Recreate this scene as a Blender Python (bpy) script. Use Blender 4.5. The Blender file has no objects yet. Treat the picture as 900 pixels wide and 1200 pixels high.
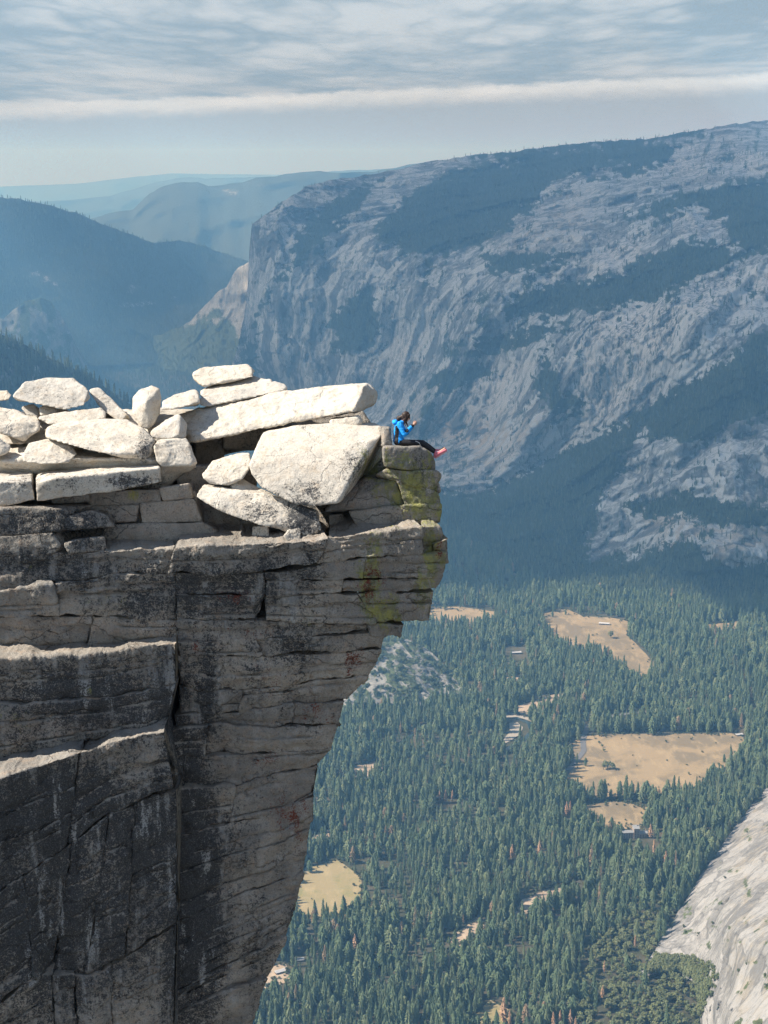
import bpy, bmesh, math, random
import numpy as np
from mathutils import Vector

SC = bpy.context.scene
COL = SC.collection
R = math.radians
rng = np.random.default_rng(7)
random.seed(7)

# ------------------------------------------------------------------ camera
F = 1700.0
PITCH = math.atan(410.0 / F)
CP, SP = math.cos(PITCH), math.sin(PITCH)
cam_d = bpy.data.cameras.new("camera")
cam = bpy.data.objects.new("camera", cam_d)
COL.objects.link(cam)
cam_d.sensor_fit = 'VERTICAL'
cam_d.sensor_height = 24.0
cam_d.lens = F / 1200.0 * 24.0
cam_d.clip_start = 0.1
cam_d.clip_end = 200000.0
cam.location = (0, 0, 0)
cam.rotation_euler = (R(90) - PITCH, 0, 0)
SC.camera = cam

# ------------------------------------------------------------------ light, sky, exposure
SUN = Vector((-0.71, -0.07, 0.70)).normalized()
sun_d = bpy.data.lights.new("sun", 'SUN')
sun_d.energy = 4.6
sun_d.angle = R(0.5)
sun_d.color = (1.0, 0.955, 0.89)
sun = bpy.data.objects.new("sun", sun_d)
COL.objects.link(sun)
sun.rotation_euler = SUN.to_track_quat('Z', 'Y').to_euler()
sun.location = SUN * 300

SC.view_settings.view_transform = 'Standard'
SC.view_settings.look = 'None'
SC.view_settings.gamma = 1.0
SC.view_settings.exposure = 1.08
SC.cycles.max_bounces = 4
SC.cycles.diffuse_bounces = 2
SC.cycles.glossy_bounces = 1
SC.cycles.transmission_bounces = 1
SC.cycles.volume_bounces = 0
SC.cycles.transparent_max_bounces = 8
SC.cycles.use_denoising = True
SC.cycles.denoising_prefilter = 'NONE'
SC.cycles.use_adaptive_sampling = False
SC.cycles.sample_clamp_indirect = 2.5


class NT:
    """small helper for node trees"""
    def __init__(self, tree):
        self.t = tree
        tree.nodes.clear()

    def n(self, kind, **kw):
        nd = self.t.nodes.new(kind)
        for k, v in kw.items():
            if k.startswith('i_'):
                key = k[2:]
                key = int(key) if key.isdigit() else key.replace('_', ' ')
                self.put(nd.inputs[key], v)
            else:
                setattr(nd, k, v)
        return nd

    def put(self, sock, v):
        if isinstance(v, bpy.types.NodeSocket):
            self.t.links.new(v, sock)
        elif isinstance(v, bpy.types.Node):
            self.t.links.new(v.outputs[0], sock)
        else:
            sock.default_value = v

    def math(self, op, a, b=0.0, c=0.0, clamp=False):
        nd = self.t.nodes.new('ShaderNodeMath')
        nd.operation = op
        nd.use_clamp = clamp
        for i, v in enumerate((a, b, c)):
            self.put(nd.inputs[i], v)
        return nd.outputs[0]

    def mix(self, fac, a, b, blend='MIX'):
        nd = self.t.nodes.new('ShaderNodeMix')
        nd.data_type = 'RGBA'
        nd.blend_type = blend
        self.put(nd.inputs[0], fac)
        self.put(nd.inputs[6], a if not isinstance(a, tuple) else (*a[:3], 1))
        self.put(nd.inputs[7], b if not isinstance(b, tuple) else (*b[:3], 1))
        return nd.outputs[2]

    def step(self, v, lo, hi, a=0.0, b=1.0):
        nd = self.t.nodes.new('ShaderNodeMapRange')
        nd.interpolation_type = 'SMOOTHSTEP'
        self.put(nd.inputs[0], v)
        self.put(nd.inputs[1], lo)
        self.put(nd.inputs[2], hi)
        self.put(nd.inputs[3], a)
        self.put(nd.inputs[4], b)
        return nd.outputs[0]

    def noise(self, vec, scale, detail=4.0, rough=0.55, dist=0.0):
        nd = self.t.nodes.new('ShaderNodeTexNoise')
        self.put(nd.inputs['Vector'], vec)
        nd.inputs['Scale'].default_value = scale
        nd.inputs['Detail'].default_value = detail
        nd.inputs['Roughness'].default_value = rough
        nd.inputs['Distortion'].default_value = dist
        return nd.outputs[0]

    def scaled(self, vec, s):
        nd = self.t.nodes.new('ShaderNodeVectorMath')
        nd.operation = 'MULTIPLY'
        self.put(nd.inputs[0], vec)
        nd.inputs[1].default_value = s
        return nd.outputs[0]


def build_world():
    w = bpy.data.worlds.new("World")
    SC.world = w
    w.use_nodes = True
    g = NT(w.node_tree)
    sky = g.n('ShaderNodeTexSky', sky_type='NISHITA')
    sky.sun_disc = False
    sky.sun_elevation = math.asin(SUN.z)
    sky.sun_rotation = math.atan2(SUN.x, SUN.y)
    sky.altitude = 2600
    sky.air_density = 1.0
    sky.dust_density = 1.5
    tc = g.n('ShaderNodeTexCoord')
    d = tc.outputs['Generated']
    sep = g.n('ShaderNodeSeparateXYZ', i_0=d)
    x, y, z = sep.outputs
    # the cloud deck as a horizontal layer far overhead
    zc = g.math('MAXIMUM', z, 0.012)
    px = g.math('DIVIDE', x, zc)
    py = g.math('DIVIDE', y, zc)
    cv = g.n('ShaderNodeCombineXYZ', i_0=px, i_1=py)
    n1 = g.noise(g.scaled(cv, (0.95, 0.36, 1)), 1.0, 4.0, 0.5, 0.35)
    n2 = g.noise(g.scaled(cv, (0.36, 0.13, 1)), 1.0, 4.0, 0.5, 0.2)
    n3 = g.noise(g.scaled(cv, (6.0, 1.3, 1)), 1.0, 4.0, 0.5, 0.1)
    n4 = g.noise(g.scaled(cv, (1.5, 0.50, 1)), 1.0, 4.0, 0.5, 0.3)
    bil = g.math('MULTIPLY', g.math('ABSOLUTE', g.math('SUBTRACT', n4, 0.5)), 3.2)
    lum = g.math('ADD', g.math('MULTIPLY', n1, 0.34), g.math('MULTIPLY', n2, 0.50))
    lum = g.math('ADD', lum, g.math('MULTIPLY', bil, g.step(z, 0.045, 0.10, 0.06, 0.24)))
    lum = g.math('ADD', lum, g.math('MULTIPLY', g.math('SUBTRACT', n3, 0.5), 0.08))
    ck = g.step(lum, 0.34, 0.55)
    cloud = g.mix(ck, (1.58, 2.00, 2.30), (3.05, 3.30, 3.45))
    hole = g.step(lum, 0.60, 0.70)
    cloud = g.mix(g.math('MULTIPLY', hole, 0.22), cloud, (3.2, 4.8, 5.2))
    # far edge of the deck: bright rim, then the grey smoke layer beneath it
    et = g.math('SUBTRACT', z, g.math('MULTIPLY', x, 0.037))
    wob = g.noise(g.scaled(d, (26, 0, 90)), 1.0, 4.0, 0.6)
    et = g.math('ADD', et, g.math('MULTIPLY', g.math('SUBTRACT', wob, 0.5), 0.008))
    wob3 = g.noise(g.scaled(d, (110, 0, 260)), 1.0, 4.0, 0.6)
    et = g.math('ADD', et, g.math('MULTIPLY', g.math('SUBTRACT', wob3, 0.5), 0.0045))
    wob2 = g.noise(g.scaled(d, (9, 0, 40)), 1.0, 5.0, 0.6)
    rim_lo = g.step(et, 0.0325, 0.0425)
    smoke = g.mix(g.step(et, -0.02, 0.035), (2.55, 2.0, 2.2), (2.25, 2.55, 2.80))
    c = g.mix(rim_lo, smoke, g.mix(g.step(wob2, 0.35, 0.65), (3.5, 3.8, 3.95), (4.5, 4.75, 4.9)))
    rim_hi = g.step(et, 0.0440, 0.0480)
    c = g.mix(rim_hi, c, cloud)
    # broken clouds over the clear sky higher up
    cover = g.step(z, 0.25, 0.6, 1.0, 0.0)
    brk = g.step(lum, 0.46, 0.62)
    cover = g.math('MAXIMUM', cover, g.math('MULTIPLY', brk, 0.75))
    c = g.mix(cover, sky.outputs[0], c)
    bg = g.n('ShaderNodeBackground')
    g.put(bg.inputs[0], c)
    bg.inputs[1].default_value = 0.095
    out = g.n('ShaderNodeOutputWorld')
    g.put(out.inputs[0], bg.outputs[0])


build_world()

# ------------------------------------------------------------------ geometry helpers
FLOOR_Z = -1450.0


def at(px, py, Y):
    """world point seen at photo pixel (px,py) lying at world depth Y (arrays allowed)"""
    u = (np.asarray(px, float) - 450.0) / F
    v = (600.0 - np.asarray(py, float)) / F
    s = np.asarray(Y, float) / (CP + v * SP)
    return np.stack(np.broadcast_arrays(u * s, np.asarray(Y, float) + 0 * s, s * (v * CP - SP)), -1)


def on_floor(px, py, z=FLOOR_Z):
    v = (600.0 - np.asarray(py, float)) / F
    s = z / (v * CP - SP)
    return at(px, py, s * (CP + v * SP))


def proj(P):
    P = np.asarray(P, float)
    s = P[..., 1] * CP - P[..., 2] * SP
    t = P[..., 1] * SP + P[..., 2] * CP
    return 450 + F * P[..., 0] / s, 600 - F * t / s


def _hash(ix, iy, iz, seed):
    h = (ix.astype(np.int64) * 374761393 + iy.astype(np.int64) * 668265263 + iz.astype(np.int64) * 2147483647 + seed * 1274126177) & 0xFFFFFFFF
    h = ((h ^ (h >> 13)) * 1274126177) & 0xFFFFFFFF
    h = ((h ^ (h >> 16)) * 2246822519) & 0xFFFFFFFF
    h = h ^ (h >> 15)
    return (h & 0xFFFFFF) / float(0xFFFFFF) * 2 - 1


def vnoise(P, seed=0):
    P = np.asarray(P, float)
    i = np.floor(P).astype(np.int64)
    f = P - i
    f = f * f * f * (f * (f * 6 - 15) + 10)
    r = 0
    for dx in (0, 1):
        for dy in (0, 1):
            for dz in (0, 1):
                w = (f[..., 0] if dx else 1 - f[..., 0]) * (f[..., 1] if dy else 1 - f[..., 1]) * (f[..., 2] if dz else 1 - f[..., 2])
                r = r + w * _hash(i[..., 0] + dx, i[..., 1] + dy, i[..., 2] + dz, seed)
    return r


def fbm(P, octaves=4, seed=0, gain=0.5, ridged=False):
    P = np.asarray(P, float)
    a, tot, r = 1.0, 0.0, 0
    for o in range(octaves):
        n = vnoise(P * (2.03 ** o) + 17.3 * o, seed + o)
        if ridged:
            n = 1 - 2 * np.abs(n)
        r = r + a * n
        tot += a
        a *= gain
    return r / tot


def line(pts):
    xs, ys = zip(*pts)
    return lambda x: np.interp(x, xs, ys)


def rbf(ctrl):
    C = np.array(ctrl, float)
    P, val = C[:, :2] / 100.0, C[:, 2]
    n = len(P)
    D = np.linalg.norm(P[:, None] - P[None], axis=-1)
    A = np.zeros((n + 3, n + 3))
    A[:n, :n] = D + np.eye(n) * 0.02
    A[:n, n] = 1
    A[:n, n + 1:] = P
    A[n, :n] = 1
    A[n + 1:, :n] = P.T
    w = np.linalg.solve(A, np.concatenate([val, [0, 0, 0]]))

    def f(px, py):
        Q = np.stack([np.ravel(px), np.ravel(py)], -1) / 100.0
        out = np.zeros(len(Q))
        for i in range(0, len(Q), 40000):
            q = Q[i:i + 40000]
            out[i:i + 40000] = np.linalg.norm(q[:, None] - P[None], axis=-1) @ w[:n] + w[n] + q @ w[n + 1:]
        return out.reshape(np.shape(px))
    return f


def poly_sd(px, py, poly):
    """signed distance (positive inside) to a polygon"""
    px, py = np.asarray(px, float), np.asarray(py, float)
    d = np.full(px.shape, 1e9)
    ins = np.zeros(px.shape, bool)
    n = len(poly)
    for i in range(n):
        x0, y0 = poly[i]
        x1, y1 = poly[(i + 1) % n]
        ex, ey = x1 - x0, y1 - y0
        t = np.clip(((px - x0) * ex + (py - y0) * ey) / (ex * ex + ey * ey + 1e-9), 0, 1)
        d = np.minimum(d, np.hypot(px - x0 - t * ex, py - y0 - t * ey))
        if y0 != y1:
            c = ((y0 > py) != (y1 > py)) & (px < ex * (py - y0) / ey + x0)
            ins ^= c
    return np.where(ins, d, -d)


def mesh_np(name, V, quads=None, tris=None, smooth=True, ngons=None):
    me = bpy.data.meshes.new(name)
    V = np.asarray(V, np.float32)
    loops, starts, tot = [], [], 0
    for arr, k in ((quads, 4), (tris, 3)):
        if arr is not None and len(arr):
            a = np.asarray(arr, np.int32).reshape(-1, k)
            loops.append(a.ravel())
            starts.append(tot + np.arange(len(a), dtype=np.int32) * k)
            tot += a.size
    for ng in (ngons or []):
        a = np.asarray(ng, np.int32)
        loops.append(a)
        starts.append(np.array([tot], np.int32))
        tot += a.size
    loops, starts = np.concatenate(loops), np.concatenate(starts)
    me.vertices.add(len(V))
    me.vertices.foreach_set('co', V.ravel())
    me.loops.add(len(loops))
    me.loops.foreach_set('vertex_index', loops)
    me.polygons.add(len(starts))
    me.polygons.foreach_set('loop_start', starts)
    me.update(calc_edges=True)
    me.validate()
    me.polygons.foreach_set('use_smooth', np.full(len(me.polygons), smooth))
    return me


def vcol(me, name, rgb):
    a = me.color_attributes.new(name, 'FLOAT_COLOR', 'POINT')
    c = np.ones((len(me.vertices), 4), np.float32)
    c[:, :3] = rgb
    a.data.foreach_set('color', c.ravel())


def grid_quads(nr, nc, off=0):
    i = np.arange(nr - 1)[:, None] * nc + np.arange(nc - 1)[None]
    return (np.stack([i, i + nc, i + nc + 1, i + 1], -1).reshape(-1, 4) + off)


def link(name, me, mat=None, parent=None, loc=None):
    o = bpy.data.objects.new(name, me)
    COL.objects.link(o)
    if mat is not None and me is not None and not me.materials:
        me.materials.append(mat)
    if parent is not None:
        o.parent = parent
    if loc is not None:
        o.location = loc
    return o


def tag(o, label=None, cat=None, group=None, kind=None):
    if label: o['label'] = label
    if cat: o['category'] = cat
    if group: o['group'] = group
    if kind: o['kind'] = kind
    return o


def empty(name, loc):
    o = bpy.data.objects.new(name, None)
    o.location = loc
    COL.objects.link(o)
    return o


# ------------------------------------------------------------------ materials
def new_mat(name):
    m = bpy.data.materials.new(name)
    m.use_nodes = True
    return m, NT(m.node_tree)


def finish(g, color, rough=0.85, bump=None, strength=0.4, dist=0.05, spec=0.25):
    b = g.n('ShaderNodeBsdfPrincipled')
    g.put(b.inputs['Base Color'], color if not isinstance(color, tuple) else (*color, 1))
    g.put(b.inputs['Roughness'], rough)
    b.inputs['Specular IOR Level'].default_value = spec
    if bump is not None:
        bn = g.n('ShaderNodeBump')
        bn.inputs['Strength'].default_value = strength
        bn.inputs['Distance'].default_value = dist
        g.put(bn.inputs['Height'], bump)
        g.put(b.inputs['Normal'], bn.outputs[0])
    o = g.n('ShaderNodeOutputMaterial')
    g.put(o.inputs[0], b.outputs[0])
    return b


def plain(name, col, rough=0.8, spec=0.3):
    m, g = new_mat(name)
    finish(g, col, rough, spec=spec)
    return m


def granite_material(name, pale, dark, warm, speck=0.5, crack=0.0, bump=0.85):
    """near granite: lichen amounts come from the point attribute 'lichen' (R black, G yellow green, B rust)"""
    m, g = new_mat(name)
    geo = g.n('ShaderNodeNewGeometry')
    p = geo.outputs['Position']
    att = g.n('ShaderNodeAttribute', attribute_name='lichen')
    sep = g.n('ShaderNodeSeparateColor', i_0=att.outputs['Color'])
    kb, kg, kr = sep.outputs[0], sep.outputs[1], sep.outputs[2]
    oi = g.n('ShaderNodeObjectInfo')
    big = g.noise(p, 0.9, 5.0, 0.6)
    mid = g.noise(p, 4.5, 6.0, 0.65)
    fine = g.noise(p, 30.0, 4.0, 0.7)
    col = g.mix(g.step(big, 0.35, 0.65), pale, dark)
    col = g.mix(1.0, col, g.mix(oi.outputs['Random'], (0.84, 0.85, 0.86), (1.12, 1.09, 1.04)), 'MULTIPLY')
    col = g.mix(g.math('MULTIPLY', g.step(mid, 0.48, 0.7), 0.55), col, warm)
    col = g.mix(g.math('MULTIPLY', g.step(fine, 0.50, 0.66), speck), col, (0.15, 0.145, 0.14))
    col = g.mix(g.math('MULTIPLY', g.step(fine, 0.42, 0.30), 0.35), col, (0.58, 0.56, 0.53))
    # black lichen: blotches made of spots, running down the face
    st = g.noise(g.scaled(p, (1.6, 1.6, 0.30)), 1.0, 5.0, 0.6, 0.4)
    spot = g.noise(p, 8.5, 4.0, 0.7)
    tiny = g.noise(p, 24.0, 3.0, 0.75)
    f = g.math('ADD', g.math('MULTIPLY', st, 0.50), g.math('MULTIPLY', spot, 0.75))
    f = g.math('ADD', f, g.math('MULTIPLY', tiny, 0.90))
    thr = g.math('SUBTRACT', 1.375, g.math('MULTIPLY', kb, 0.45))
    bl = g.step(g.math('SUBTRACT', f, thr), -0.02, 0.05)
    col = g.mix(g.math('MULTIPLY', bl, 0.94), col, (0.017, 0.017, 0.019))
    fleck = g.step(g.noise(p, 31.0, 2.0, 0.8), 0.53, 0.60)
    col = g.mix(g.math('MULTIPLY', g.math('MULTIPLY', bl, fleck), 0.60), col, (0.20, 0.195, 0.185))
    # grey film around the black
    thr2 = g.math('SUBTRACT', thr, 0.12)
    film = g.step(g.math('SUBTRACT', f, thr2), -0.05, 0.10)
    col = g.mix(g.math('MULTIPLY', film, 0.38), col, (0.07, 0.072, 0.072))
    # pale crust
    crust = g.step(g.math('ADD', g.noise(g.scaled(p, (3.2, 3.2, 0.45)), 1.0, 3.0, 0.6), g.math('MULTIPLY', tiny, 0.6)), 0.89, 0.99)
    col = g.mix(g.math('MULTIPLY', crust, g.math('MULTIPLY', kb, 0.60)), col, (0.50, 0.49, 0.46))
    # yellow green lichen
    gs = g.noise(g.scaled(p, (2.6, 2.6, 0.9)), 1.3, 5.0, 0.65, 0.5)
    gf = g.math('ADD', g.math('MULTIPLY', gs, 0.8), g.math('MULTIPLY', g.noise(p, 19.0, 4.0, 0.7), 0.55))
    gthr = g.math('SUBTRACT', 0.96, g.math('MULTIPLY', kg, 0.45))
    gm = g.step(g.math('SUBTRACT', gf, gthr), -0.05, 0.10)
    gcol = g.mix(g.step(mid, 0.42, 0.6), (0.17, 0.17, 0.08), (0.29, 0.285, 0.07))
    col = g.mix(g.math('MULTIPLY', gm, g.math('MULTIPLY', g.math('MINIMUM', g.math('MULTIPLY', kg, 3.0), 1.0), 0.8)), col, gcol)
    # rust
    rf = g.math('ADD', g.math('MULTIPLY', g.noise(g.scaled(p, (3.4, 3.4, 1.3)), 1.2, 4.0, 0.6), 0.6), g.math('MULTIPLY', g.noise(p, 22.0, 4.0, 0.7), 0.65))
    rm = g.step(g.math('SUBTRACT', rf, g.math('SUBTRACT', 0.90, g.math('MULTIPLY', kr, 0.38))), -0.02, 0.07)
    col = g.mix(g.math('MULTIPLY', rm, g.math('MINIMUM', g.math('MULTIPLY', kr, 3.0), 1.0)), col, (0.15, 0.042, 0.026))
    h = g.math('ADD', g.math('MULTIPLY', mid, 1.0), g.math('MULTIPLY', fine, 0.40))
    h = g.math('ADD', h, g.math('MULTIPLY', spot, 0.5))
    if crack:  # hairline cracks
        wv = g.n('ShaderNodeTexNoise')
        g.put(wv.inputs['Vector'], p)
        wv.inputs['Scale'].default_value = 1.7
        wv.inputs['Detail'].default_value = 4
        va = g.n('ShaderNodeVectorMath', operation='MULTIPLY_ADD')
        g.put(va.inputs[0], wv.outputs['Color'])
        va.inputs[1].default_value = (0.9, 0.9, 0.9)
        g.put(va.inputs[2], p)
        vo = g.n('ShaderNodeTexVoronoi', feature='DISTANCE_TO_EDGE')
        g.put(vo.inputs['Vector'], g.scaled(va.outputs[0], (0.42, 0.42, 0.85)))
        vo.inputs['Scale'].default_value = 1.0
        ln = g.step(vo.outputs['Distance'], 0.002, 0.012, 1.0, 0.0)
        ln = g.math('MULTIPLY', ln, g.step(g.noise(p, 0.8, 2.0, 0.5), 0.47, 0.58))
        col = g.mix(g.math('MULTIPLY', ln, crack), col, (0.03, 0.028, 0.026))
        h = g.math('SUBTRACT', h, g.math('MULTIPLY', ln, 0.8))
    h = g.math('ADD', h, g.math('MULTIPLY', bl, 0.10))
    finish(g, col, 0.9, h, bump, 0.085, 0.2)
    return m


def mountain_material(name, rock_a, rock_b, veg, streak=0.02, warm=(0.33, 0.28, 0.22), fine=0.06, an=0.16):
    """far granite walls: point attribute 'veg' (R plant cover, G warm stain, B pale rock, with sunlit patches painted in)"""
    m, g = new_mat(name)
    geo = g.n('ShaderNodeNewGeometry')
    p = geo.outputs['Position']
    att = g.n('ShaderNodeAttribute', attribute_name='veg')
    sep = g.n('ShaderNodeSeparateColor', i_0=att.outputs['Color'])
    s1 = g.noise(g.scaled(p, (streak, streak, streak * an)), 1.0, 6.0, 0.62, 0.3)
    s2 = g.noise(g.scaled(p, (fine, fine, fine * 0.35)), 1.0, 5.0, 0.65)
    s3 = g.noise(p, 0.0045, 4.0, 0.6)
    wv = g.n('ShaderNodeTexNoise')
    g.put(wv.inputs['Vector'], p)
    wv.inputs['Scale'].default_value = streak * 0.5
    wv.inputs['Detail'].default_value = 5
    va = g.n('ShaderNodeVectorMath', operation='MULTIPLY_ADD')
    g.put(va.inputs[0], wv.outputs['Color'])
    va.inputs[1].default_value = (1.3 / streak, 1.3 / streak, 2.2 / streak)
    g.put(va.inputs[2], p)
    vc = g.n('ShaderNodeTexVoronoi')
    g.put(vc.inputs['Vector'], g.scaled(va.outputs[0], (streak * .55, streak * .55, streak * max(an, .22))))
    vc.inputs['Scale'].default_value = 1.0
    cell = g.n('ShaderNodeSeparateColor', i_0=vc.outputs['Color']).outputs[0]
    ve = g.n('ShaderNodeTexVoronoi', feature='DISTANCE_TO_EDGE')
    g.put(ve.inputs['Vector'], g.scaled(va.outputs[0], (streak * .55, streak * .55, streak * max(an, .22))))
    ve.inputs['Scale'].default_value = 1.0
    joint = g.step(ve.outputs['Distance'], 0.0, 0.05, 1.0, 0.0)
    v = g.math('ADD', g.math('ADD', g.math('MULTIPLY', s1, 0.34), g.math('MULTIPLY', cell, 0.16)), g.math('ADD', g.math('MULTIPLY', s2, 0.30), g.math('MULTIPLY', s3, 0.25)))
    col = g.mix(g.step(v, 0.44, 0.60), rock_b, rock_a)
    ln = g.math('ABSOLUTE', g.math('SUBTRACT', g.noise(g.scaled(p, (streak * .9, streak * .9, streak * 0.22)), 1.0, 7.0, 0.6, 0.8), 0.5))
    col = g.mix(g.math('MULTIPLY', joint, 0.5), col, tuple(c * 0.4 for c in rock_b))
    col = g.mix(g.math('MULTIPLY', sep.outputs[1], g.step(s1, 0.42, 0.62)), col, warm)
    col = g.mix(g.math('MULTIPLY', sep.outputs[2], g.step(s2, 0.40, 0.60)), col, (0.46, 0.45, 0.43))
    k = g.noise(p, 0.022, 6.0, 0.68)
    k2 = g.noise(p, 0.11, 3.0, 0.6)
    kk = g.math('ADD', g.math('MULTIPLY', k, 0.6), g.math('MULTIPLY', k2, 0.4))
    vm = g.step(g.math('ADD', kk, g.math('SUBTRACT', sep.outputs[0], 1.0)), -0.02, 0.04)
    vm = g.math('MAXIMUM', g.step(g.math('SUBTRACT', g.math('ADD', sep.outputs[0], kk), 1.0), -0.03, 0.05), 0.0)
    vcolr = g.mix(g.step(k2, 0.4, 0.65), veg, tuple(c * 1.9 for c in veg))
    col = g.mix(vm, col, vcolr)
    h = g.math('ADD', g.math('MULTIPLY', s1, 1.0), g.math('MULTIPLY', s2, 0.35))
    finish(g, col, 0.95, h, 0.5, 14.0, 0.1)
    return m


def leaf_material(name, a, b, c, brown=False):
    m, g = new_mat(name)
    oi = g.n('ShaderNodeObjectInfo')
    r = oi.outputs['Random']
    col = g.mix(r, a, b)
    r2 = g.math('FRACT', g.math('MULTIPLY', r, 7.31))
    col = g.mix(g.step(r2, 0.55, 1.0), col, c)
    if brown:
        col = g.mix(g.step(g.math('FRACT', g.math('MULTIPLY', r, 53.17)), 0.986, 0.988), col, (0.20, 0.13, 0.085))
    geo = g.n('ShaderNodeNewGeometry')
    n = g.noise(geo.outputs['Position'], 0.35, 3.0, 0.6)
    col = g.mix(g.step(n, 0.35, 0.7, 0.0, 0.5), col, tuple(x * 1.6 for x in b))
    finish(g, col, 0.9, spec=0.1)
    return m


M = {}
M['cliff'] = granite_material('granite_cliff', (0.365, 0.328, 0.278), (0.23, 0.208, 0.178), (0.34, 0.24, 0.16), 0.6, 0.35)
M['boulder'] = granite_material('granite_boulder', (0.60, 0.548, 0.465), (0.50, 0.452, 0.38), (0.47, 0.36, 0.245), 0.40, 0.25, 0.38)
M['wall'] = mountain_material('granite_wall', (0.37, 0.39, 0.395), (0.09, 0.098, 0.104), (0.026, 0.036, 0.022))
M['apron'] = mountain_material('granite_apron', (0.29, 0.285, 0.275), (0.145, 0.143, 0.138), (0.05, 0.06, 0.03), 0.035, (0.26, 0.225, 0.17), 0.15, 0.45)
M['knob'] = mountain_material('scrubby_granite', (0.205, 0.205, 0.19), (0.13, 0.128, 0.12), (0.040, 0.052, 0.028), 0.05, (0.3, 0.25, 0.18), 0.1)
M['hill'] = mountain_material('wooded_hill', (0.30, 0.295, 0.28), (0.18, 0.18, 0.17), (0.030, 0.037, 0.026))
M['pine'] = leaf_material('pine_needles', (0.048, 0.075, 0.042), (0.080, 0.108, 0.058), (0.120, 0.140, 0.078), True)
M['pine_dark'] = leaf_material('fir_needles', (0.032, 0.046, 0.026), (0.062, 0.082, 0.044), (0.10, 0.12, 0.065))
M['oak'] = leaf_material('oak_leaves', (0.085, 0.105, 0.050), (0.11, 0.125, 0.06), (0.13, 0.14, 0.07))
M['dead'] = leaf_material('dead_needles', (0.25, 0.155, 0.095), (0.30, 0.195, 0.12), (0.22, 0.14, 0.09))
M['bark'] = plain('bark', (0.10, 0.07, 0.05))


def ground_material():
    m, g = new_mat('forest_floor')
    p = g.n('ShaderNodeNewGeometry').outputs['Position']
    n = g.noise(p, 0.011, 5.0, 0.6)
    n2 = g.noise(p, 0.08, 4.0, 0.6)
    col = g.mix(g.step(n, 0.40, 0.66), (0.045, 0.05, 0.03), (0.085, 0.075, 0.05))
    col = g.mix(g.step(n2, 0.5, 0.75, 0, 0.3), col, (0.16, 0.13, 0.10))
    finish(g, col, 0.95, spec=0.1)
    return m


def meadow_material(name, a, b, c):
    m, g = new_mat(name)
    p = g.n('ShaderNodeNewGeometry').outputs['Position']
    n = g.noise(p, 0.010, 5.0, 0.62, 0.4)
    n2 = g.noise(g.scaled(p, (0.05, 0.016, 1)), 1.0, 5.0, 0.65)
    n3 = g.noise(p, 0.3, 3.0, 0.6)
    col = g.mix(g.step(n, 0.42, 0.58), a, b)
    col = g.mix(g.step(n2, 0.48, 0.72, 0, 0.7), col, c)
    col = g.mix(g.step(n3, 0.5, 0.8, 0, 0.35), col, tuple(x * 0.6 for x in a))
    finish(g, col, 0.95, spec=0.1)
    return m


M['ground'] = ground_material()
M['meadow'] = meadow_material('dry_meadow', (0.275, 0.208, 0.122), (0.175, 0.140, 0.088), (0.35, 0.268, 0.158))
M['meadow_green'] = meadow_material('half_dry_meadow', (0.27, 0.22, 0.12), (0.20, 0.185, 0.085), (0.35, 0.28, 0.16))
M['clearing'] = meadow_material('bare_ground', (0.36, 0.28, 0.20), (0.28, 0.22, 0.16), (0.48, 0.40, 0.31))
M['sand'] = plain('river_sand', (0.30, 0.27, 0.225))
M['asphalt'] = plain('asphalt', (0.12, 0.12, 0.125))


# ------------------------------------------------------------------ far land: sheets with real distance
def sheet(name, xs, top, bot, nrows, depth, mat, veg, relief=None, back=(400, 1200, 2600), drop=0.35, kind='structure', power=1.0):
    """a land surface from its skyline down to its foot, with a back slope behind the skyline"""
    xs = np.asarray(xs, float)
    t = np.linspace(0, 1, nrows) ** power
    PX = np.broadcast_to(xs, (nrows, len(xs))).copy()
    T, B = top(xs), bot(xs)
    PY = T[None] + (B - T)[None] * t[:, None]
    Y = depth(PX, PY)
    P = at(PX, PY, Y)
    if relief is not None:
        k = relief(P, PX, PY)
        Y = Y + k
        v = (600.0 - PY) / F
        cap = FLOOR_Z / np.minimum(v * CP - SP, -1e-3) * (CP + v * SP)
        Y = np.minimum(Y, np.where(v * CP - SP < -1e-3, cap, 1e9) * 0.996 + 14 * ((PY - T) / np.maximum(B - T, 1)) ** 6)
        P = at(PX, PY, Y)
    rows = [P]
    for b in back:
        Q = P[0].copy()
        Q[:, 1] += b
        Q[:, 0] *= 1 + 0.5 * b / np.maximum(P[0][:, 1], 1)
        Q[:, 2] -= b * drop
        rows.insert(0, Q[None])
    V = np.concatenate(rows, 0)
    nb = len(back)
    W = np.zeros(V.shape)
    W[nb:] = veg(PX, PY, P)
    W[:nb] = W[nb]
    me = mesh_np(name, V.reshape(-1, 3), grid_quads(V.shape[0], V.shape[1]))
    vcol(me, 'veg', W.reshape(-1, 3))
    o = link(name, me, mat)
    tag(o, kind=kind)
    return o, P, PX, PY, W[nb:]


def skyline_noise(pts, amp=1.5, scale=9.0, seed=1):
    f = line(pts)
    return lambda x: f(x) + amp * fbm(np.stack([np.asarray(x, float) / scale, 0 * np.asarray(x, float), 0 * np.asarray(x, float)], -1), 4, seed)


# valley ground ---------------------------------------------------------------
gx = np.array([-58000, -9000, -4000, -2000, -1000, 0, 1000, 2000, 4000, 9000, 58000], float)
gy = np.array([-3000, 500, 2000, 3000, 4000, 6000, 9000, 14000, 25000, 58000], float)
GX, GY = np.meshgrid(gx, gy)
ground = link('ground', mesh_np('ground', np.stack([GX, GY, np.full(GX.shape, FLOOR_Z)], -1).reshape(-1, 3), grid_quads(len(gy), len(gx))[:, ::-1]), M['ground'])
tag(ground, kind='structure')

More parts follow.
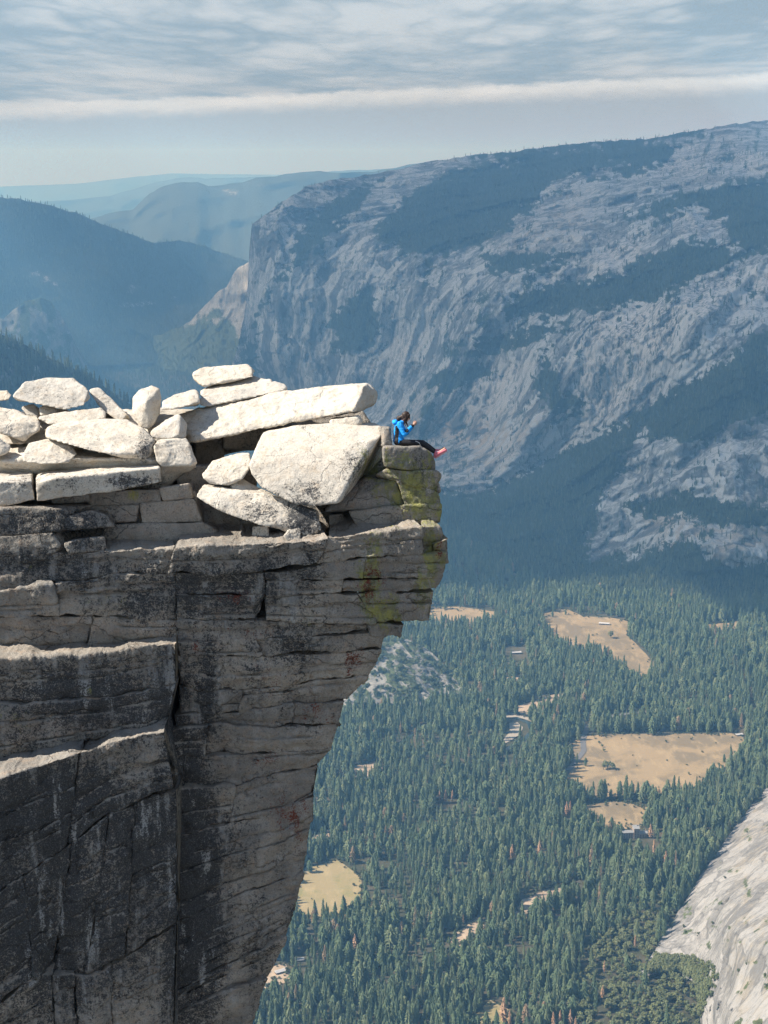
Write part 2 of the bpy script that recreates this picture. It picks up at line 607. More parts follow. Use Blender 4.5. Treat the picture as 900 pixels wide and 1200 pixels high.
# north wall of the valley ------------------------------------------------------
WALL_TOP = [(262, 446), (271, 430), (280, 400), (286, 372), (291, 330), (292, 296), (295, 264), (310, 252), (330, 237), (360, 218), (385, 211), (430, 205), (470, 198), (500, 190), (560, 181),
            (600, 178), (640, 172), (700, 166), (735, 164), (770, 162), (800, 155), (850, 147), (900, 140), (1010, 128)]
WALL_BOT = [(262, 448), (290, 452), (330, 470), (420, 530), (500, 605), (560, 650), (640, 690), (720, 705), (820, 708), (900, 712), (1010, 716)]
wall_depth = rbf([
    (268, 440, 9700), (280, 400, 9500), (288, 350, 9400), (295, 264, 9300), (340, 232, 9700), (385, 211, 10200), (430, 205, 10600), (500, 190, 10900), (560, 182, 11000), (640, 172, 10900), (735, 164, 10800), (800, 155, 11000), (900, 140, 11000), (1010, 128, 11000),
    (450, 265, 9000), (520, 230, 9500), (600, 230, 9200), (680, 205, 9300), (760, 195, 9200), (830, 200, 8600), (900, 190, 8600), (900, 240, 7600),
    (310, 300, 9250), (340, 300, 9150), (400, 250, 9450), (310, 350, 9150), (400, 310, 8850), (480, 300, 8500), (540, 300, 8200), (600, 310, 7850), (640, 280, 8000), (700, 290, 7700), (760, 260, 7700), (800, 255, 7350), (830, 280, 7100), (900, 308, 6300), (1010, 300, 6000),
    (290, 420, 9250), (330, 420, 9000), (400, 400, 8600), (450, 400, 8350), (500, 400, 7900), (560, 400, 7450), (600, 400, 7150), (660, 370, 7150), (700, 400, 6550), (750, 360, 6750), (800, 370, 6350), (850, 340, 6350), (900, 350, 6150), (1010, 360, 5900),
    (400, 500, 8350), (470, 500, 7650), (520, 565, 6600), (575, 570, 6450), (600, 500, 6850), (640, 530, 6450), (690, 500, 6400), (745, 490, 6150), (740, 440, 6400), (800, 440, 6050), (850, 420, 5950), (900, 420, 5850),
    (720, 540, 5750), (700, 600, 5450), (695, 655, 5180), (760, 560, 5550), (800, 540, 5550), (800, 625, 5120), (850, 500, 5600), (900, 500, 5500), (900, 600, 5150), (900, 655, 5000), (1010, 650, 4950),
    (560, 620, 5560), (620, 590, 5800), (640, 640, 5280), (600, 650, 5230),
    (330, 470, 9050), (420, 530, 7480), (500, 605, 5950), (560, 650, 5330), (640, 690, 4870), (720, 705, 4720), (820, 708, 4690), (900, 712, 4650), (1010, 716, 4610)])

VEG_POLYS = [
    [(447, 262), (470, 235), (520, 205), (580, 190), (640, 178), (740, 166), (790, 170), (775, 187), (740, 200), (700, 205), (640, 225), (610, 252), (560, 290), (520, 297), (480, 292), (450, 285)],
    [(442, 212), (432, 232), (380, 285), (335, 322), (308, 352), (300, 385), (283, 402), (296, 372), (318, 345), (342, 300), (352, 270), (385, 238), (415, 218)],
    [(725, 258), (775, 233), (825, 217), (905, 210), (905, 300), (878, 300), (852, 268), (815, 240), (795, 252), (738, 264)],
    [(385, 372), (440, 330), (447, 380), (432, 410), (392, 408)],
    [(590, 350), (665, 324), (686, 328), (730, 318), (795, 283), (832, 281), (876, 302), (770, 350), (690, 367), (600, 366)],
    [(545, 403), (615, 388), (672, 376), (662, 392), (600, 408), (545, 416)],
    [(635, 417), (648, 430), (662, 486), (642, 482), (626, 442)],
    [(720, 500), (770, 470), (820, 442), (860, 410), (905, 380), (905, 482), (852, 496), (830, 516), (800, 518), (752, 506)],
    [(480, 560), (515, 573), (560, 582), (640, 540), (700, 508), (752, 493), (742, 522), (712, 570), (697, 608), (690, 662), (760, 645), (800, 632), (850, 663), (1010, 660), (1010, 740), (480, 740)],
    [(738, 588), (800, 578), (900, 598), (905, 618), (840, 612), (770, 608), (735, 602)],
    [(498, 440), (560, 425), (585, 440), (540, 455), (500, 455)],
    [(270, 440), (290, 395), (302, 410), (300, 450), (330, 480), (262, 470)],
    [(560, 300), (640, 292), (680, 300), (640, 312), (580, 318)],
    [(560, 192), (640, 182), (740, 172), (800, 165), (830, 150), (760, 158), (700, 160), (640, 168), (560, 178)],
    [(640, 470), (680, 462), (690, 480), (650, 490)],
]
SPARSE = [
    [(296, 262), (330, 237), (385, 211), (450, 203), (440, 215), (400, 235), (350, 275), (320, 300), (300, 300)],
    [(560, 185), (640, 172), (740, 162), (800, 156), (905, 140), (905, 215), (780, 212), (700, 225), (650, 250), (600, 300), (470, 300), (440, 250), (520, 203)],
    [(600, 310), (900, 300), (905, 360), (760, 430), (640, 480), (560, 470), (520, 330)],
    [(690, 520), (905, 500), (905, 650), (690, 655)],
    [(480, 300), (560, 300), (560, 560), (470, 540)],
]
PALE = [[(690, 320), (700, 285), (750, 272), (756, 290), (735, 322)], [(635, 335), (650, 312), (676, 306), (672, 330)], [(795, 275), (800, 250), (830, 241), (852, 262), (845, 282)], [(800, 360), (820, 330), (876, 316), (878, 345), (840, 368)], [(525, 470), (530, 445), (546, 442), (542, 470)], [(465, 420), (470, 398), (486, 397), (484, 420)], [(770, 170), (900, 165), (905, 205), (800, 212), (740, 205)], [(700, 370), (830, 320), (905, 305), (905, 345), (820, 380), (730, 480), (690, 500), (670, 430)], [(270, 300), (292, 290), (292, 330), (284, 370)], [(560, 430), (610, 430), (600, 480), (560, 480)]]  # pale slabs, plus sunlit patches of the wall painted as lighter rock
WARM = [[(600, 270), (680, 240), (690, 260), (640, 280), (605, 295)], [(760, 600), (905, 600), (905, 655), (780, 640)], [(480, 480), (520, 470), (640, 500), (560, 560), (500, 560)]]


def soft(px, py, polys, w=10.0):
    r = np.zeros(np.shape(px))
    for q in polys:
        r = np.maximum(r, np.clip(poly_sd(px, py, q) / w * 0.5 + 0.5, 0, 1))
    return r


def wall_veg(PX, PY, P):
    nz = fbm(np.stack([PX / 26, PY / 18, 0 * PX], -1), 5, 3, 0.6)
    nz2 = fbm(np.stack([PX / 44 + PY / 30, PY / 10 + PX / 32, 0 * PX], -1), 5, 9, 0.6)
    led = fbm(np.stack([(PX - PY * .3) / 34, (PY + PX * .34) / 5.0, 0 * PX], -1), 4, 19, 0.6)      # thin tree lines on ledges
    gul = fbm(np.stack([(PX + PY * .18) / 9.0, PY / 40, 0 * PX], -1), 4, 29, 0.6)                   # gullies
    wx, wy = PX + nz * 26, PY + nz2 * 20
    hi = fbm(np.stack([PX / 6.0, PY / 4.5, 0 * PX], -1), 3, 39)
    wx, wy = PX + nz * 15, PY + nz2 * 12
    v = soft(wx, wy, VEG_POLYS, 14)
    v = np.clip(v * 1.05 + 0.45 * hi * (v > .05) - 0.30 * np.clip(nz2 + .35 * led, 0, 1), 0, 1)
    s = soft(wx, wy, SPARSE, 40)
    lines = np.clip(0.27 + 0.16 * led + 0.28 * nz + 0.36 * gul, 0, 0.78)
    v = np.maximum(v, lines * (0.80 + 0.30 * s))
    return np.stack([v * 0.95 + 0.05, soft(wx, wy, WARM, 30), soft(wx, wy, PALE, 18) * .9], -1)


def wall_relief(P, PX, PY):
    Q = P / np.array([900.0, 900.0, 1500.0])
    big = fbm(Q, 3, 21, ridged=True)
    flute = fbm(P / np.array([170.0, 230.0, 900.0]), 4, 31, ridged=True)
    # ledges climbing to the right
    diag = fbm(np.stack([(P[..., 0] + P[..., 2] * 1.4) / 1600.0, P[..., 1] / 1500.0, (P[..., 2] - P[..., 0] * 0.28) / 110.0], -1), 4, 41)
    but2 = fbm(P / np.array([430.0, 520.0, 1700.0]), 3, 61, ridged=True)
    small = fbm(P / 60.0, 3, 51)
    q = fbm(P / np.array([330.0, 330.0, 620.0]), 4, 71)
    terr = 130 * (np.round(q * 4) / 4 + .25 * (q - np.round(q * 4) / 4))
    q = fbm(P / np.array([120.0, 120.0, 240.0]), 3, 75)
    terr = terr + 34 * np.round(q * 3) / 3
    edge = np.clip((PX - 285) / 40.0, 0.15, 1) * np.clip((line(WALL_BOT)(PX) - PY) / 60.0, 0.0, 1)
    # buttresses and gullies of the lower cliffs
    but = 150 * soft(PX, PY, [[(690, 560), (750, 505), (910, 420), (910, 660), (860, 662), (800, 634), (760, 645), (690, 660)]], 40)
    return (-150 * big - 45 * flute - 130 * but2 - 8 * diag - 5 * small + terr) * edge - but * 0.3


wall_xs = np.concatenate([np.arange(262, 300, 1.2), np.arange(300, 905, 1.7), np.arange(906, 1012, 6)])
north_wall, WP, WPX, WPY, WV = sheet('valley_wall', wall_xs, skyline_noise(WALL_TOP, 1.6, 7), line(WALL_BOT), 300, wall_depth, M['wall'], wall_veg, wall_relief)

# sunlit slope west of the great prow ------------------------------------------------
slope_depth = rbf([(150, 405, 11300), (200, 386, 11000), (240, 356, 10700), (265, 336, 10500), (290, 308, 10300), (340, 290, 10300), (150, 432, 10500), (220, 432, 10200), (290, 448, 9900), (340, 470, 9800), (240, 400, 10400), (280, 370, 10300)])


def slope_veg(PX, PY, P):
    nz = fbm(np.stack([PX / 14, PY / 14, 0 * PX], -1), 4, 5)
    k = (PY - line([(150, 385), (200, 380), (240, 372), (262, 372), (290, 392), (340, 400)])(PX)) / 25 + nz * 1.1
    return np.stack([np.clip(0.50 + 0.40 * k, 0.25, 1), 0.3 * np.clip(nz, 0, 1), np.clip(0.25 - k, 0, .2)], -1)


_, TSP, TSX, TSY, TSV = sheet('talus_slope', np.arange(150, 342, 1.6), skyline_noise([(150, 407), (200, 387), (222, 378), (240, 357), (252, 345), (265, 337), (274, 318), (290, 306), (340, 290)], 3, 10, 4),
      line([(150, 436), (220, 440), (342, 470)]), 60, slope_depth, M['knob'], slope_veg,
      lambda P, PX, PY: -70 * fbm(P / 260.0, 4, 8, ridged=True) * np.clip((PX - 150) / 40, 0, 1))

# wooded hill on the south side, far left ------------------------------------------
hill_depth = rbf([(-80, 225, 11200), (0, 231, 11600), (60, 240, 12000), (120, 262, 12600), (180, 286, 13300), (215, 284, 14500), (260, 297, 15200), (310, 320, 15500), (0, 330, 10700), (-80, 330, 10300), (-80, 430, 9600), (0, 420, 9900), (100, 330, 11300),
                  (150, 350, 11600), (120, 405, 10600), (200, 350, 12500), (200, 412, 10900), (280, 400, 11300), (320, 420, 11000), (250, 350, 13200)])


def hill_veg(PX, PY, P):
    nz = fbm(np.stack([PX / 20, PY / 12, 0 * PX], -1), 4, 15)
    v = 0.95 + 0 * PX
    bare = soft(PX + nz * 10, PY + nz * 8, [[(25, 310), (60, 318), (120, 345), (150, 330), (185, 345), (200, 360), (160, 372), (110, 352), (70, 345), (30, 330)], [(215, 285), (260, 300), (285, 305), (260, 312), (225, 300)], [(40, 268), (75, 275), (70, 285), (45, 278)], [(185, 360), (215, 340), (225, 375), (205, 380)]], 16)
    v = v - bare * (0.42 + 0.35 * nz)
    return np.stack([np.clip(v, 0, 1), bare * 0.4, bare * 0.2], -1)


hill_o, HP, HPX, HPY, HV = sheet('hillside', np.arange(-80, 322, 2.2), skyline_noise([(-80, 224), (0, 231), (20, 233), (60, 241), (100, 253), (120, 263), (150, 273), (180, 285), (212, 282), (240, 288), (260, 296), (290, 306), (322, 318)], 1.6, 8, 6),
      line([(-80, 445), (0, 436), (120, 428), (200, 424), (322, 440)]), 110, hill_depth, M['hill'], hill_veg,
      lambda P, PX, PY: -160 * fbm(P / 900.0, 5, 61, ridged=True) * np.clip((line([(-80, 445), (0, 436), (120, 428), (200, 424), (322, 440)])(PX) - PY) / 40, 0, 1))

# dark rock spires in front of that hill
spire_depth = rbf([(-60, 365, 8600), (25, 354, 8750), (50, 348, 8800), (80, 382, 8850), (96, 432, 9000), (0, 440, 8300), (60, 440, 8600), (-60, 450, 8000)])
sheet('rock_spire', np.arange(-60, 99, 1.6), skyline_noise([(-60, 372), (-20, 366), (4, 374), (14, 364), (28, 354), (48, 348), (60, 353), (70, 366), (80, 384), (88, 408), (98, 440)], 1.5, 8, 13), line([(-60, 470), (98, 452)]), 50, spire_depth, M['knob'],
      lambda PX, PY, P: np.stack([np.clip(0.58 + 0.6 * fbm(np.stack([PX / 10, PY / 18, 0 * PX], -1), 4, 71), 0, 0.95), 0 * PX, 0 * PX], -1),
      lambda P, PX, PY: -60 * fbm(P / np.array([160.0, 160.0, 500.0]), 4, 18, ridged=True))

# near forested shoulder, left
sh_depth = rbf([(-80, 360, 4300), (0, 389, 4500), (70, 420, 4700), (150, 468, 4900), (220, 510, 5000), (-80, 520, 3700), (60, 540, 4100), (220, 560, 4600)])
_, SHP, SHPX, SHPY, _ = sheet('forested_shoulder', np.arange(-80, 224, 2.5), skyline_noise([(-80, 358), (0, 392), (30, 404), (70, 424), (110, 444), (150, 472), (224, 516)], 2, 10, 23), line([(-80, 580), (224, 580)]), 60, sh_depth, M['hill'],
      lambda PX, PY, P: np.stack([np.clip(0.75 + 0.6 * fbm(np.stack([PX / 14, PY / 14, 0 * PX], -1), 4, 81), 0, 1), 0 * PX, 0 * PX], -1),
      lambda P, PX, PY: -50 * fbm(P / 300.0, 4, 28, ridged=True))

# ranges beyond the valley mouth
def far_range(name, pts, Y0, bottom, seed, bare=0.1, amp=1.5):
    top = skyline_noise(pts, amp, 16, seed)
    sheet(name, np.arange(-120, 1100, 4.0), top, lambda x: np.full(np.shape(x), bottom), 40, lambda PX, PY: Y0 - (PY - top(PX)) * 20.0, M['hill'],
          lambda PX, PY, P: np.stack([np.clip(0.95 - bare * np.clip(fbm(np.stack([PX / 30, PY / 12, 0 * PX], -1), 4, seed + 3) + 0.2, 0, 1), 0, 1), 0 * PX, 0 * PX], -1),
          lambda P, PX, PY: -0.02 * Y0 * fbm(P / (0.08 * Y0), 4, seed + 5, ridged=True), (2000, 5000, 9000))


far_range('mountain_range', [(-120, 300), (60, 288), (100, 258), (130, 250), (155, 246), (175, 226), (190, 219), (215, 213), (232, 213), (245, 218), (262, 216), (285, 214), (300, 208), (330, 205), (375, 200), (400, 202), (440, 201), (480, 193), (520, 187), (560, 184), (700, 178), (1100, 178)], 19000, 338, 3, 0.5)
far_range('mountain_range', [(-120, 240), (0, 234), (60, 236), (130, 229), (190, 212), (215, 208), (260, 209), (330, 207), (400, 199), (500, 197), (640, 192), (1100, 190)], 31000, 300, 13, 0.4)
far_range('mountain_range', [(-120, 221), (0, 219), (90, 215), (200, 203), (320, 205), (500, 198), (1100, 198)], 43000, 270, 23, 0.1, 0.8)

# granite knob on the valley floor
KT = [(370, 846), (395, 806), (415, 782), (430, 766), (450, 753), (475, 749), (495, 757), (515, 773), (535, 792), (560, 822)]
KB = [(370, 848), (420, 838), (480, 830), (560, 824)]
knob_depth = rbf([(370, 848, 3610), (420, 838, 3665), (480, 830, 3715), (560, 824, 3765), (450, 753, 4050), (475, 749, 4080), (515, 773, 4000), (430, 766, 3980), (395, 806, 3800), (480, 800, 3780), (535, 792, 3930)])
_, KP, KPX, KPY, KV = sheet('granite_knob', np.arange(370, 562, 1.5), skyline_noise(KT, 2, 8, 33), line(KB), 70, knob_depth, M['knob'],
      lambda PX, PY, P: np.stack([np.clip(0.56 + 0.65 * fbm(np.stack([(PX - PY * 0.8) / 5, (PY + PX * .5) / 9, 0 * PX], -1), 4, 91), 0.1, 1), 0 * PX, 0.1 + 0 * PX], -1),
      lambda P, PX, PY: -25 * fbm(P / 70.0, 4, 38, ridged=True) * np.clip((line(KB)(PX) - PY) / 12, 0, 1), (80, 200, 420), 0.5)

# bright granite apron, lower right
AT = [(748, 1142), (768, 1113), (790, 1078), (806, 1052), (820, 1028), (836, 1006), (850, 985), (880, 945), (905, 917), (1010, 790)]
AB = [(748, 1146), (770, 1141), (800, 1143), (815, 1152), (830, 1270), (1010, 1270)]
apron_depth = rbf([(748, 1144, 2370), (768, 1115, 2460), (800, 1063, 2640), (850, 985, 2960), (905, 917, 3230), (1010, 790, 3400), (780, 1143, 2390), (800, 1144, 2390), (815, 1155, 2345), (822, 1210, 2195), (830, 1268, 2070), (842, 1200, 2070), (850, 1265, 1900), (830, 1100, 2400), (850, 1050, 2480), (870, 1100, 2120), (860, 1200, 1900), (900, 1000, 2560), (900, 1100, 2020), (900, 1200, 1780), (1010, 900, 2700), (1010, 1100, 1800), (1010, 1270, 1500)])


def apron_veg(PX, PY, P):
    nz = fbm(np.stack([PX / 12, PY / 12, 0 * PX], -1), 4, 95)
    v = np.clip(0.28 + 0.55 * nz, 0, 0.8)
    wm = np.clip((PX - 845) / 25, 0, 1) * np.clip(0.4 + nz, 0, 1)
    return np.stack([v, wm, 0.05 + 0 * PX], -1)


apron_o, AP, APX, APY, AV = sheet('granite_apron', np.arange(748, 1012, 1.6), skyline_noise(AT, 2, 9, 43), line(AB), 150, apron_depth, M['apron'], apron_veg,
      lambda P, PX, PY: -42 * fbm(np.stack([(P[..., 0] + 0.9 * P[..., 2]) / 420, P[..., 1] / 260, (P[..., 2] - P[..., 0] * .9) / 75.0], -1), 4, 48, ridged=True) * np.clip((PX - 760) / 40, 0.1, 1) * np.clip((885 - PX) / 40, 0.25, 1) - 7 * fbm(P / np.array([30.0, 30.0, 120.0]), 3, 49, ridged=True) * np.clip((PX - 750) / 40, 0.05, 1), (120, 300, 700), 0.5)


# meadows, clearings, river, road on the valley floor -----------------------------
def floor_patch(name, poly, mat, dz, wob=1.2, n=10):
    pts = []
    k = len(poly)
    for i in range(k):
        a, b = np.array(poly[i], float), np.array(poly[(i + 1) % k], float)
        for t in np.linspace(0, 1, n, endpoint=False):
            pts.append(a + (b - a) * t)
    pts = np.array(pts)
    pts += wob * np.stack([fbm(np.stack([pts[:, 0] / 7, pts[:, 1] / 7, 0 * pts[:, 0]], -1), 3, 5), 0.5 * fbm(np.stack([pts[:, 0] / 7, pts[:, 1] / 7, 0 * pts[:, 0] + 9], -1), 3, 6)], -1)
    P = on_floor(pts[:, 0], pts[:, 1], FLOOR_Z + dz)
    bm = bmesh.new()
    vs = [bm.verts.new(p) for p in P]
    f = bm.faces.new(vs)
    bmesh.ops.triangulate(bm, faces=[f])
    bm.normal_update()
    for f in bm.faces:
        if f.normal.z < 0: f.normal_flip()
    me = bpy.data.meshes.new(name)
    bm.to_mesh(me)
    bm.free()
    o = link(name, me, mat)
    tag(o, kind='structure')
    return o


MEADOWS = [
    ('meadow', [(662, 914), (672, 897), (664, 874), (684, 862), (740, 860), (868, 859), (874, 868), (866, 888), (838, 905), (812, 930), (780, 934), (740, 930), (700, 936), (668, 932)], 'meadow'),
    ('meadow', [(634, 720), (664, 713), (682, 722), (720, 724), (742, 730), (734, 744), (748, 757), (768, 778), (762, 800), (744, 796), (718, 778), (690, 768), (660, 762), (642, 744)], 'meadow'),
    ('meadow', [(500, 712), (540, 711), (582, 717), (575, 734), (505, 734)], 'meadow'),
    ('meadow', [(340, 1050), (352, 1020), (395, 1007), (424, 1028), (423, 1052), (414, 1068), (380, 1078), (342, 1075)], 'meadow_green'),
    ('meadow', [(684, 944), (716, 938), (764, 946), (752, 968), (720, 974), (690, 964)], 'meadow'),
    ('clearing', [(824, 732), (866, 728), (866, 742), (826, 744)], 'meadow'),
    ('clearing', [(600, 1076), (612, 1054), (660, 1034), (664, 1048), (626, 1072), (604, 1092)], 'clearing'),
    ('clearing', [(526, 1100), (562, 1074), (568, 1086), (536, 1112)], 'clearing'),
    ('clearing', [(545, 1200), (575, 1172), (600, 1185), (590, 1215)], 'meadow_green'),
    ('clearing', [(604, 828), (660, 810), (664, 820), (612, 840)], 'clearing'),
    ('clearing', [(590, 795), (610, 790), (616, 802), (594, 806)], 'clearing'),
    ('clearing', [(310, 1135), (335, 1128), (340, 1150), (306, 1160)], 'clearing'),
    ('clearing', [(415, 898), (440, 892), (455, 905), (418, 916)], 'clearing'),
    ('clearing', [(360, 985), (384, 972), (388, 984), (362, 998)], 'clearing'),
    ('clearing', [(600, 670), (622, 663), (626, 676), (602, 682)], 'clearing'),
]
for nm, poly, mt in MEADOWS:
    floor_patch(nm, poly, M[mt], 0.6)


def ribbon(name, pts, w, mat, dz):
    pts = np.array(pts, float)
    tt = np.linspace(0, len(pts) - 1, len(pts) * 8)
    px, py = np.interp(tt, range(len(pts)), pts[:, 0]), np.interp(tt, range(len(pts)), pts[:, 1])
    P = on_floor(px, py, FLOOR_Z + dz)
    d = np.gradient(P, axis=0)
    d /= np.linalg.norm(d, axis=1)[:, None]
    nrm = np.stack([-d[:, 1], d[:, 0], 0 * d[:, 0]], -1)
    V = np.stack([P - nrm * w / 2, P + nrm * w / 2], 1).reshape(-1, 3)
    o = link(name, mesh_np(name, V, grid_quads(len(P), 2)), mat)
    tag(o, kind='structure')
    return o


def water_mat():
    m, g = new_mat('river_water')
    finish(g, (0.02, 0.04, 0.045), 0.12, spec=0.5)
    return m


RIVER = [(480, 930), (520, 905), (560, 893), (590, 880), (612, 868), (624, 857), (620, 847), (604, 841), (580, 839), (550, 840), (500, 850), (470, 870)]
ribbon('river', RIVER, 13, water_mat(), 0.9)
floor_patch('sandbar', [(597, 847), (606, 846), (613, 852), (610, 860), (600, 867), (592, 871), (590, 866), (597, 858)], M['sand'], 1.2, 0.6)
floor_patch('sandbar', [(572, 840), (602, 836), (620, 841), (624, 846), (606, 840), (574, 843)], M['sand'], 1.2, 0.6)
ROAD = [(664, 905), (674, 893), (684, 880), (683, 866), (690, 850), (720, 838), (800, 830)]
ribbon('road', ROAD, 14, M['asphalt'], 1.5)

# ------------------------------------------------------------------ trees
def conifer(seed, h=40.0, rad=5.2, tiers=11, k=7, mat='pine', base=0.10, thin=0.0, shape=0.62):
    r = random.Random(seed)
    V, T = [], []
    # trunk
    for z, q in ((0.0, 0.55), (h * 0.6, 0.3)):
        for i in range(5):
            a = i * math.tau / 5
            V.append((q * math.cos(a), q * math.sin(a), z))
    for i in range(5):
        j = (i + 1) % 5
        T += [(i, j, 5 + j), (i, 5 + j, 5 + i)]
    nt = len(T)
    step = h * (1 - base) / tiers
    cx = cy = 0.0
    for t in range(tiers):
        u = t / tiers
        z = h * (base + (1 - base) * u)
        prof = (1 - u) ** shape * (0.60 + 0.40 * min(1, u * 3.5))
        rr = rad * prof * r.uniform(0.82, 1.15)
        cx, cy = r.uniform(-.3, .3), r.uniform(-.3, .3)
        top = len(V)
        V.append((cx, cy, min(h, z + step * r.uniform(1.7, 2.3))))
        ring = []
        a0 = r.uniform(0, 6)
        for i in range(2 * k):
            a = a0 + i * math.pi / k + r.uniform(-.12, .12)
            q = rr * (r.uniform(0.85, 1.2) if i % 2 == 0 else r.uniform(0.45, 0.65))
            zz = z + (r.uniform(-.25, .1) if i % 2 == 0 else r.uniform(.15, .5)) * step
            ring.append(len(V))
            V.append((cx + q * math.cos(a), cy + q * math.sin(a), zz))
        for i in range(2 * k):
            if r.random() < thin: continue
            T.append((top, ring[i], ring[(i + 1) % (2 * k)]))
    me = mesh_np('pine_tree', np.array(V), None, np.array(T), smooth=False)
    me.materials.append(M['bark'])
    me.materials.append(M[mat])
    idx = np.ones(len(me.polygons), np.int32)
    idx[:nt] = 0
    me.polygons.foreach_set('material_index', idx)
    return me


def broadleaf(seed, h=16.0, rad=7.0, n=170, mat='oak'):
    r = random.Random(seed)
    V, T = [], []
    for z, q in ((0.0, 0.6), (h * 0.5, 0.35)):
        for i in range(5):
            a = i * math.tau / 5
            V.append((q * math.cos(a), q * math.sin(a), z))
    for i in range(5):
        j = (i + 1) % 5
        T += [(i, j, 5 + j), (i, 5 + j, 5 + i)]
    nt = len(T)
    lobes = [(r.uniform(-.5, .5) * rad, r.uniform(-.5, .5) * rad, h * r.uniform(.5, .78), rad * r.uniform(.4, .62)) for _ in range(8)]
    for _ in range(n):
        lx, ly, lz, lr = r.choice(lobes)
        d = Vector((r.gauss(0, 1), r.gauss(0, 1), r.gauss(0.25, 1))).normalized()
        c = Vector((lx, ly, lz)) + d * lr * r.uniform(.75, 1.05)
        nrm = (d + Vector((r.uniform(-.5, .5), r.uniform(-.5, .5), r.uniform(-.3, .5)))).normalized()
        a = nrm.orthogonal().normalized()
        b = nrm.cross(a)
        s = rad * r.uniform(.14, .24)
        o = len(V)
        for t in range(4):
            an = t * math.pi / 2 + r.uniform(-.4, .4)
            V.append(tuple(c + (a * math.cos(an) + b * math.sin(an)) * s * r.uniform(.7, 1.2)))
        T += [(o, o + 1, o + 2), (o, o + 2, o + 3)]
    me = mesh_np('oak_tree', np.array(V), None, np.array(T), smooth=False)
    me.materials.append(M['bark'])
    me.materials.append(M[mat])
    idx = np.ones(len(me.polygons), np.int32)
    idx[:nt] = 0
    me.polygons.foreach_set('material_index', idx)
    return me


def split_tree(me):
    V = np.zeros(len(me.vertices) * 3, np.float32)
    me.vertices.foreach_get('co', V)
    V = V.reshape(-1, 3)
    out = []
    for k, nm in ((0, 'trunk'), (1, 'crown')):
        T = np.array([tuple(p.vertices) for p in me.polygons if p.material_index == k])
        u, inv = np.unique(T, return_inverse=True)
        m2 = mesh_np(nm, V[u], None, inv.reshape(-1, 3), smooth=False)
        m2.materials.append(me.materials[k])
        out.append((nm, m2))
    return out


SPLIT = {}


def lone_tree(name, me, P, s, rz, label, cat, group=None):
    if me.name not in SPLIT:
        SPLIT[me.name] = split_tree(me)
    r = empty(name, tuple(P))
    r.rotation_euler = (0, 0, rz)
    r.scale = (s, s, s) if np.isscalar(s) else s
    for nm, m2 in SPLIT[me.name]:
        link(nm, m2, None, r)
    return tag(r, label, cat, group)


PINES = [conifer(s, h_, q, t, shape=e_) for s, q, t, e_, h_ in ((1, 7.0, 11, .62, 40), (2, 8.4, 10, .45, 36), (3, 5.4, 12, .75, 46), (4, 7.8, 9, .40, 32), (5, 9.2, 8, .5, 34), (6, 6.0, 12, .6, 43), (7, 7.4, 8, .35, 28), (8, 6.4, 11, .8, 40))]
DARKS = [conifer(20 + s, 36, q, 9, 6, 'pine_dark') for s, q in ((1, 6.0), (2, 7.2), (3, 5.2))]
OAKS = [broadleaf(40 + s) for s in range(4)]
SHRUB = [broadleaf(60 + s, 9, 6.0, 90, 'pine_dark') for s in range(3)]
DEAD = [conifer(80 + s, 38, q, 11, 6, 'dead', 0.10, 0.05) for s, q in ((1, 5.6), (2, 6.4), (3, 8.0))]

# right-hand outline of the near cliff (photo pixels), used to know which trees it hides
SIL_Y = [480, 545, 616, 632, 660, 728, 732, 748, 765, 800, 825, 880, 900, 950, 1023, 1065, 1130, 1160, 1200, 1300]
SIL_X = [440, 512, 516, 523, 524, 504, 472, 468, 447, 430, 402, 390, 370, 365, 355, 340, 322, 312, 287, 280]
sil = line(list(zip(SIL_Y, SIL_X)))

# a handful of dead brown pines stand where the photograph shows them
DEAD_AT = [(590, 1199, 1.35, 2), (597, 1204, .95, 0), (648, 1206, .9, 1), (656, 1205, .95, 0), (668, 1204, .95, 1), (674, 1207, .7, 0), (515, 940, .8, 0), (522, 941, .9, 1), (530, 940, .85, 0), (600, 1006, .9, 2), (668, 952, .8, 0), (664, 955, .9, 2), (416, 1112, .85, 2), (632, 1002, .9, 2), (762, 982, .9, 2),
           (766, 1000, .9, 0), (780, 1014, .9, 2), (744, 1110, .7, 0), (706, 1170, .7, 2), (708, 1140, .7, 0), (488, 940, .7, 2)]



# pines all over the valley floor
sp = 11.2
X0, X1, Y0, Y1 = -1100, 1750, 1950, 8600
nx, ny = int((X1 - X0) / sp), int((Y1 - Y0) / sp)
TX, TY = np.meshgrid(X0 + (np.arange(nx) + .5) * sp, Y0 + (np.arange(ny) + .5) * sp)
TX = TX + rng.uniform(-.5, .5, TX.shape) * sp
TY = TY + rng.uniform(-.5, .5, TY.shape) * sp
TP = np.stack([TX, TY, np.full(TX.shape, FLOOR_Z)], -1).reshape(-1, 3)
tpx, tpy = proj(TP)
keep = (tpx > sil(np.clip(tpy, 480, 1290)) - 330) & (tpx > 20) & (tpx < 935) & (tpy < 1250)
keep &= tpy > line(WALL_BOT)(tpx) - 3
for nm, poly, mt in MEADOWS:
    keep &= poly_sd(tpx, tpy, poly) < rng.exponential(1.6, tpx.shape) - 2.5
keep &= (tpy < line(AT)(tpx) + 3) | (tpx < 748) | ((tpx < 830) & (tpy > line(AB)(tpx) + 2))
keep &= (tpy < line(KT)(tpx) + 14) | (tpy > line(KB)(tpx) - 3) | (tpx < 372) | (tpx > 558)
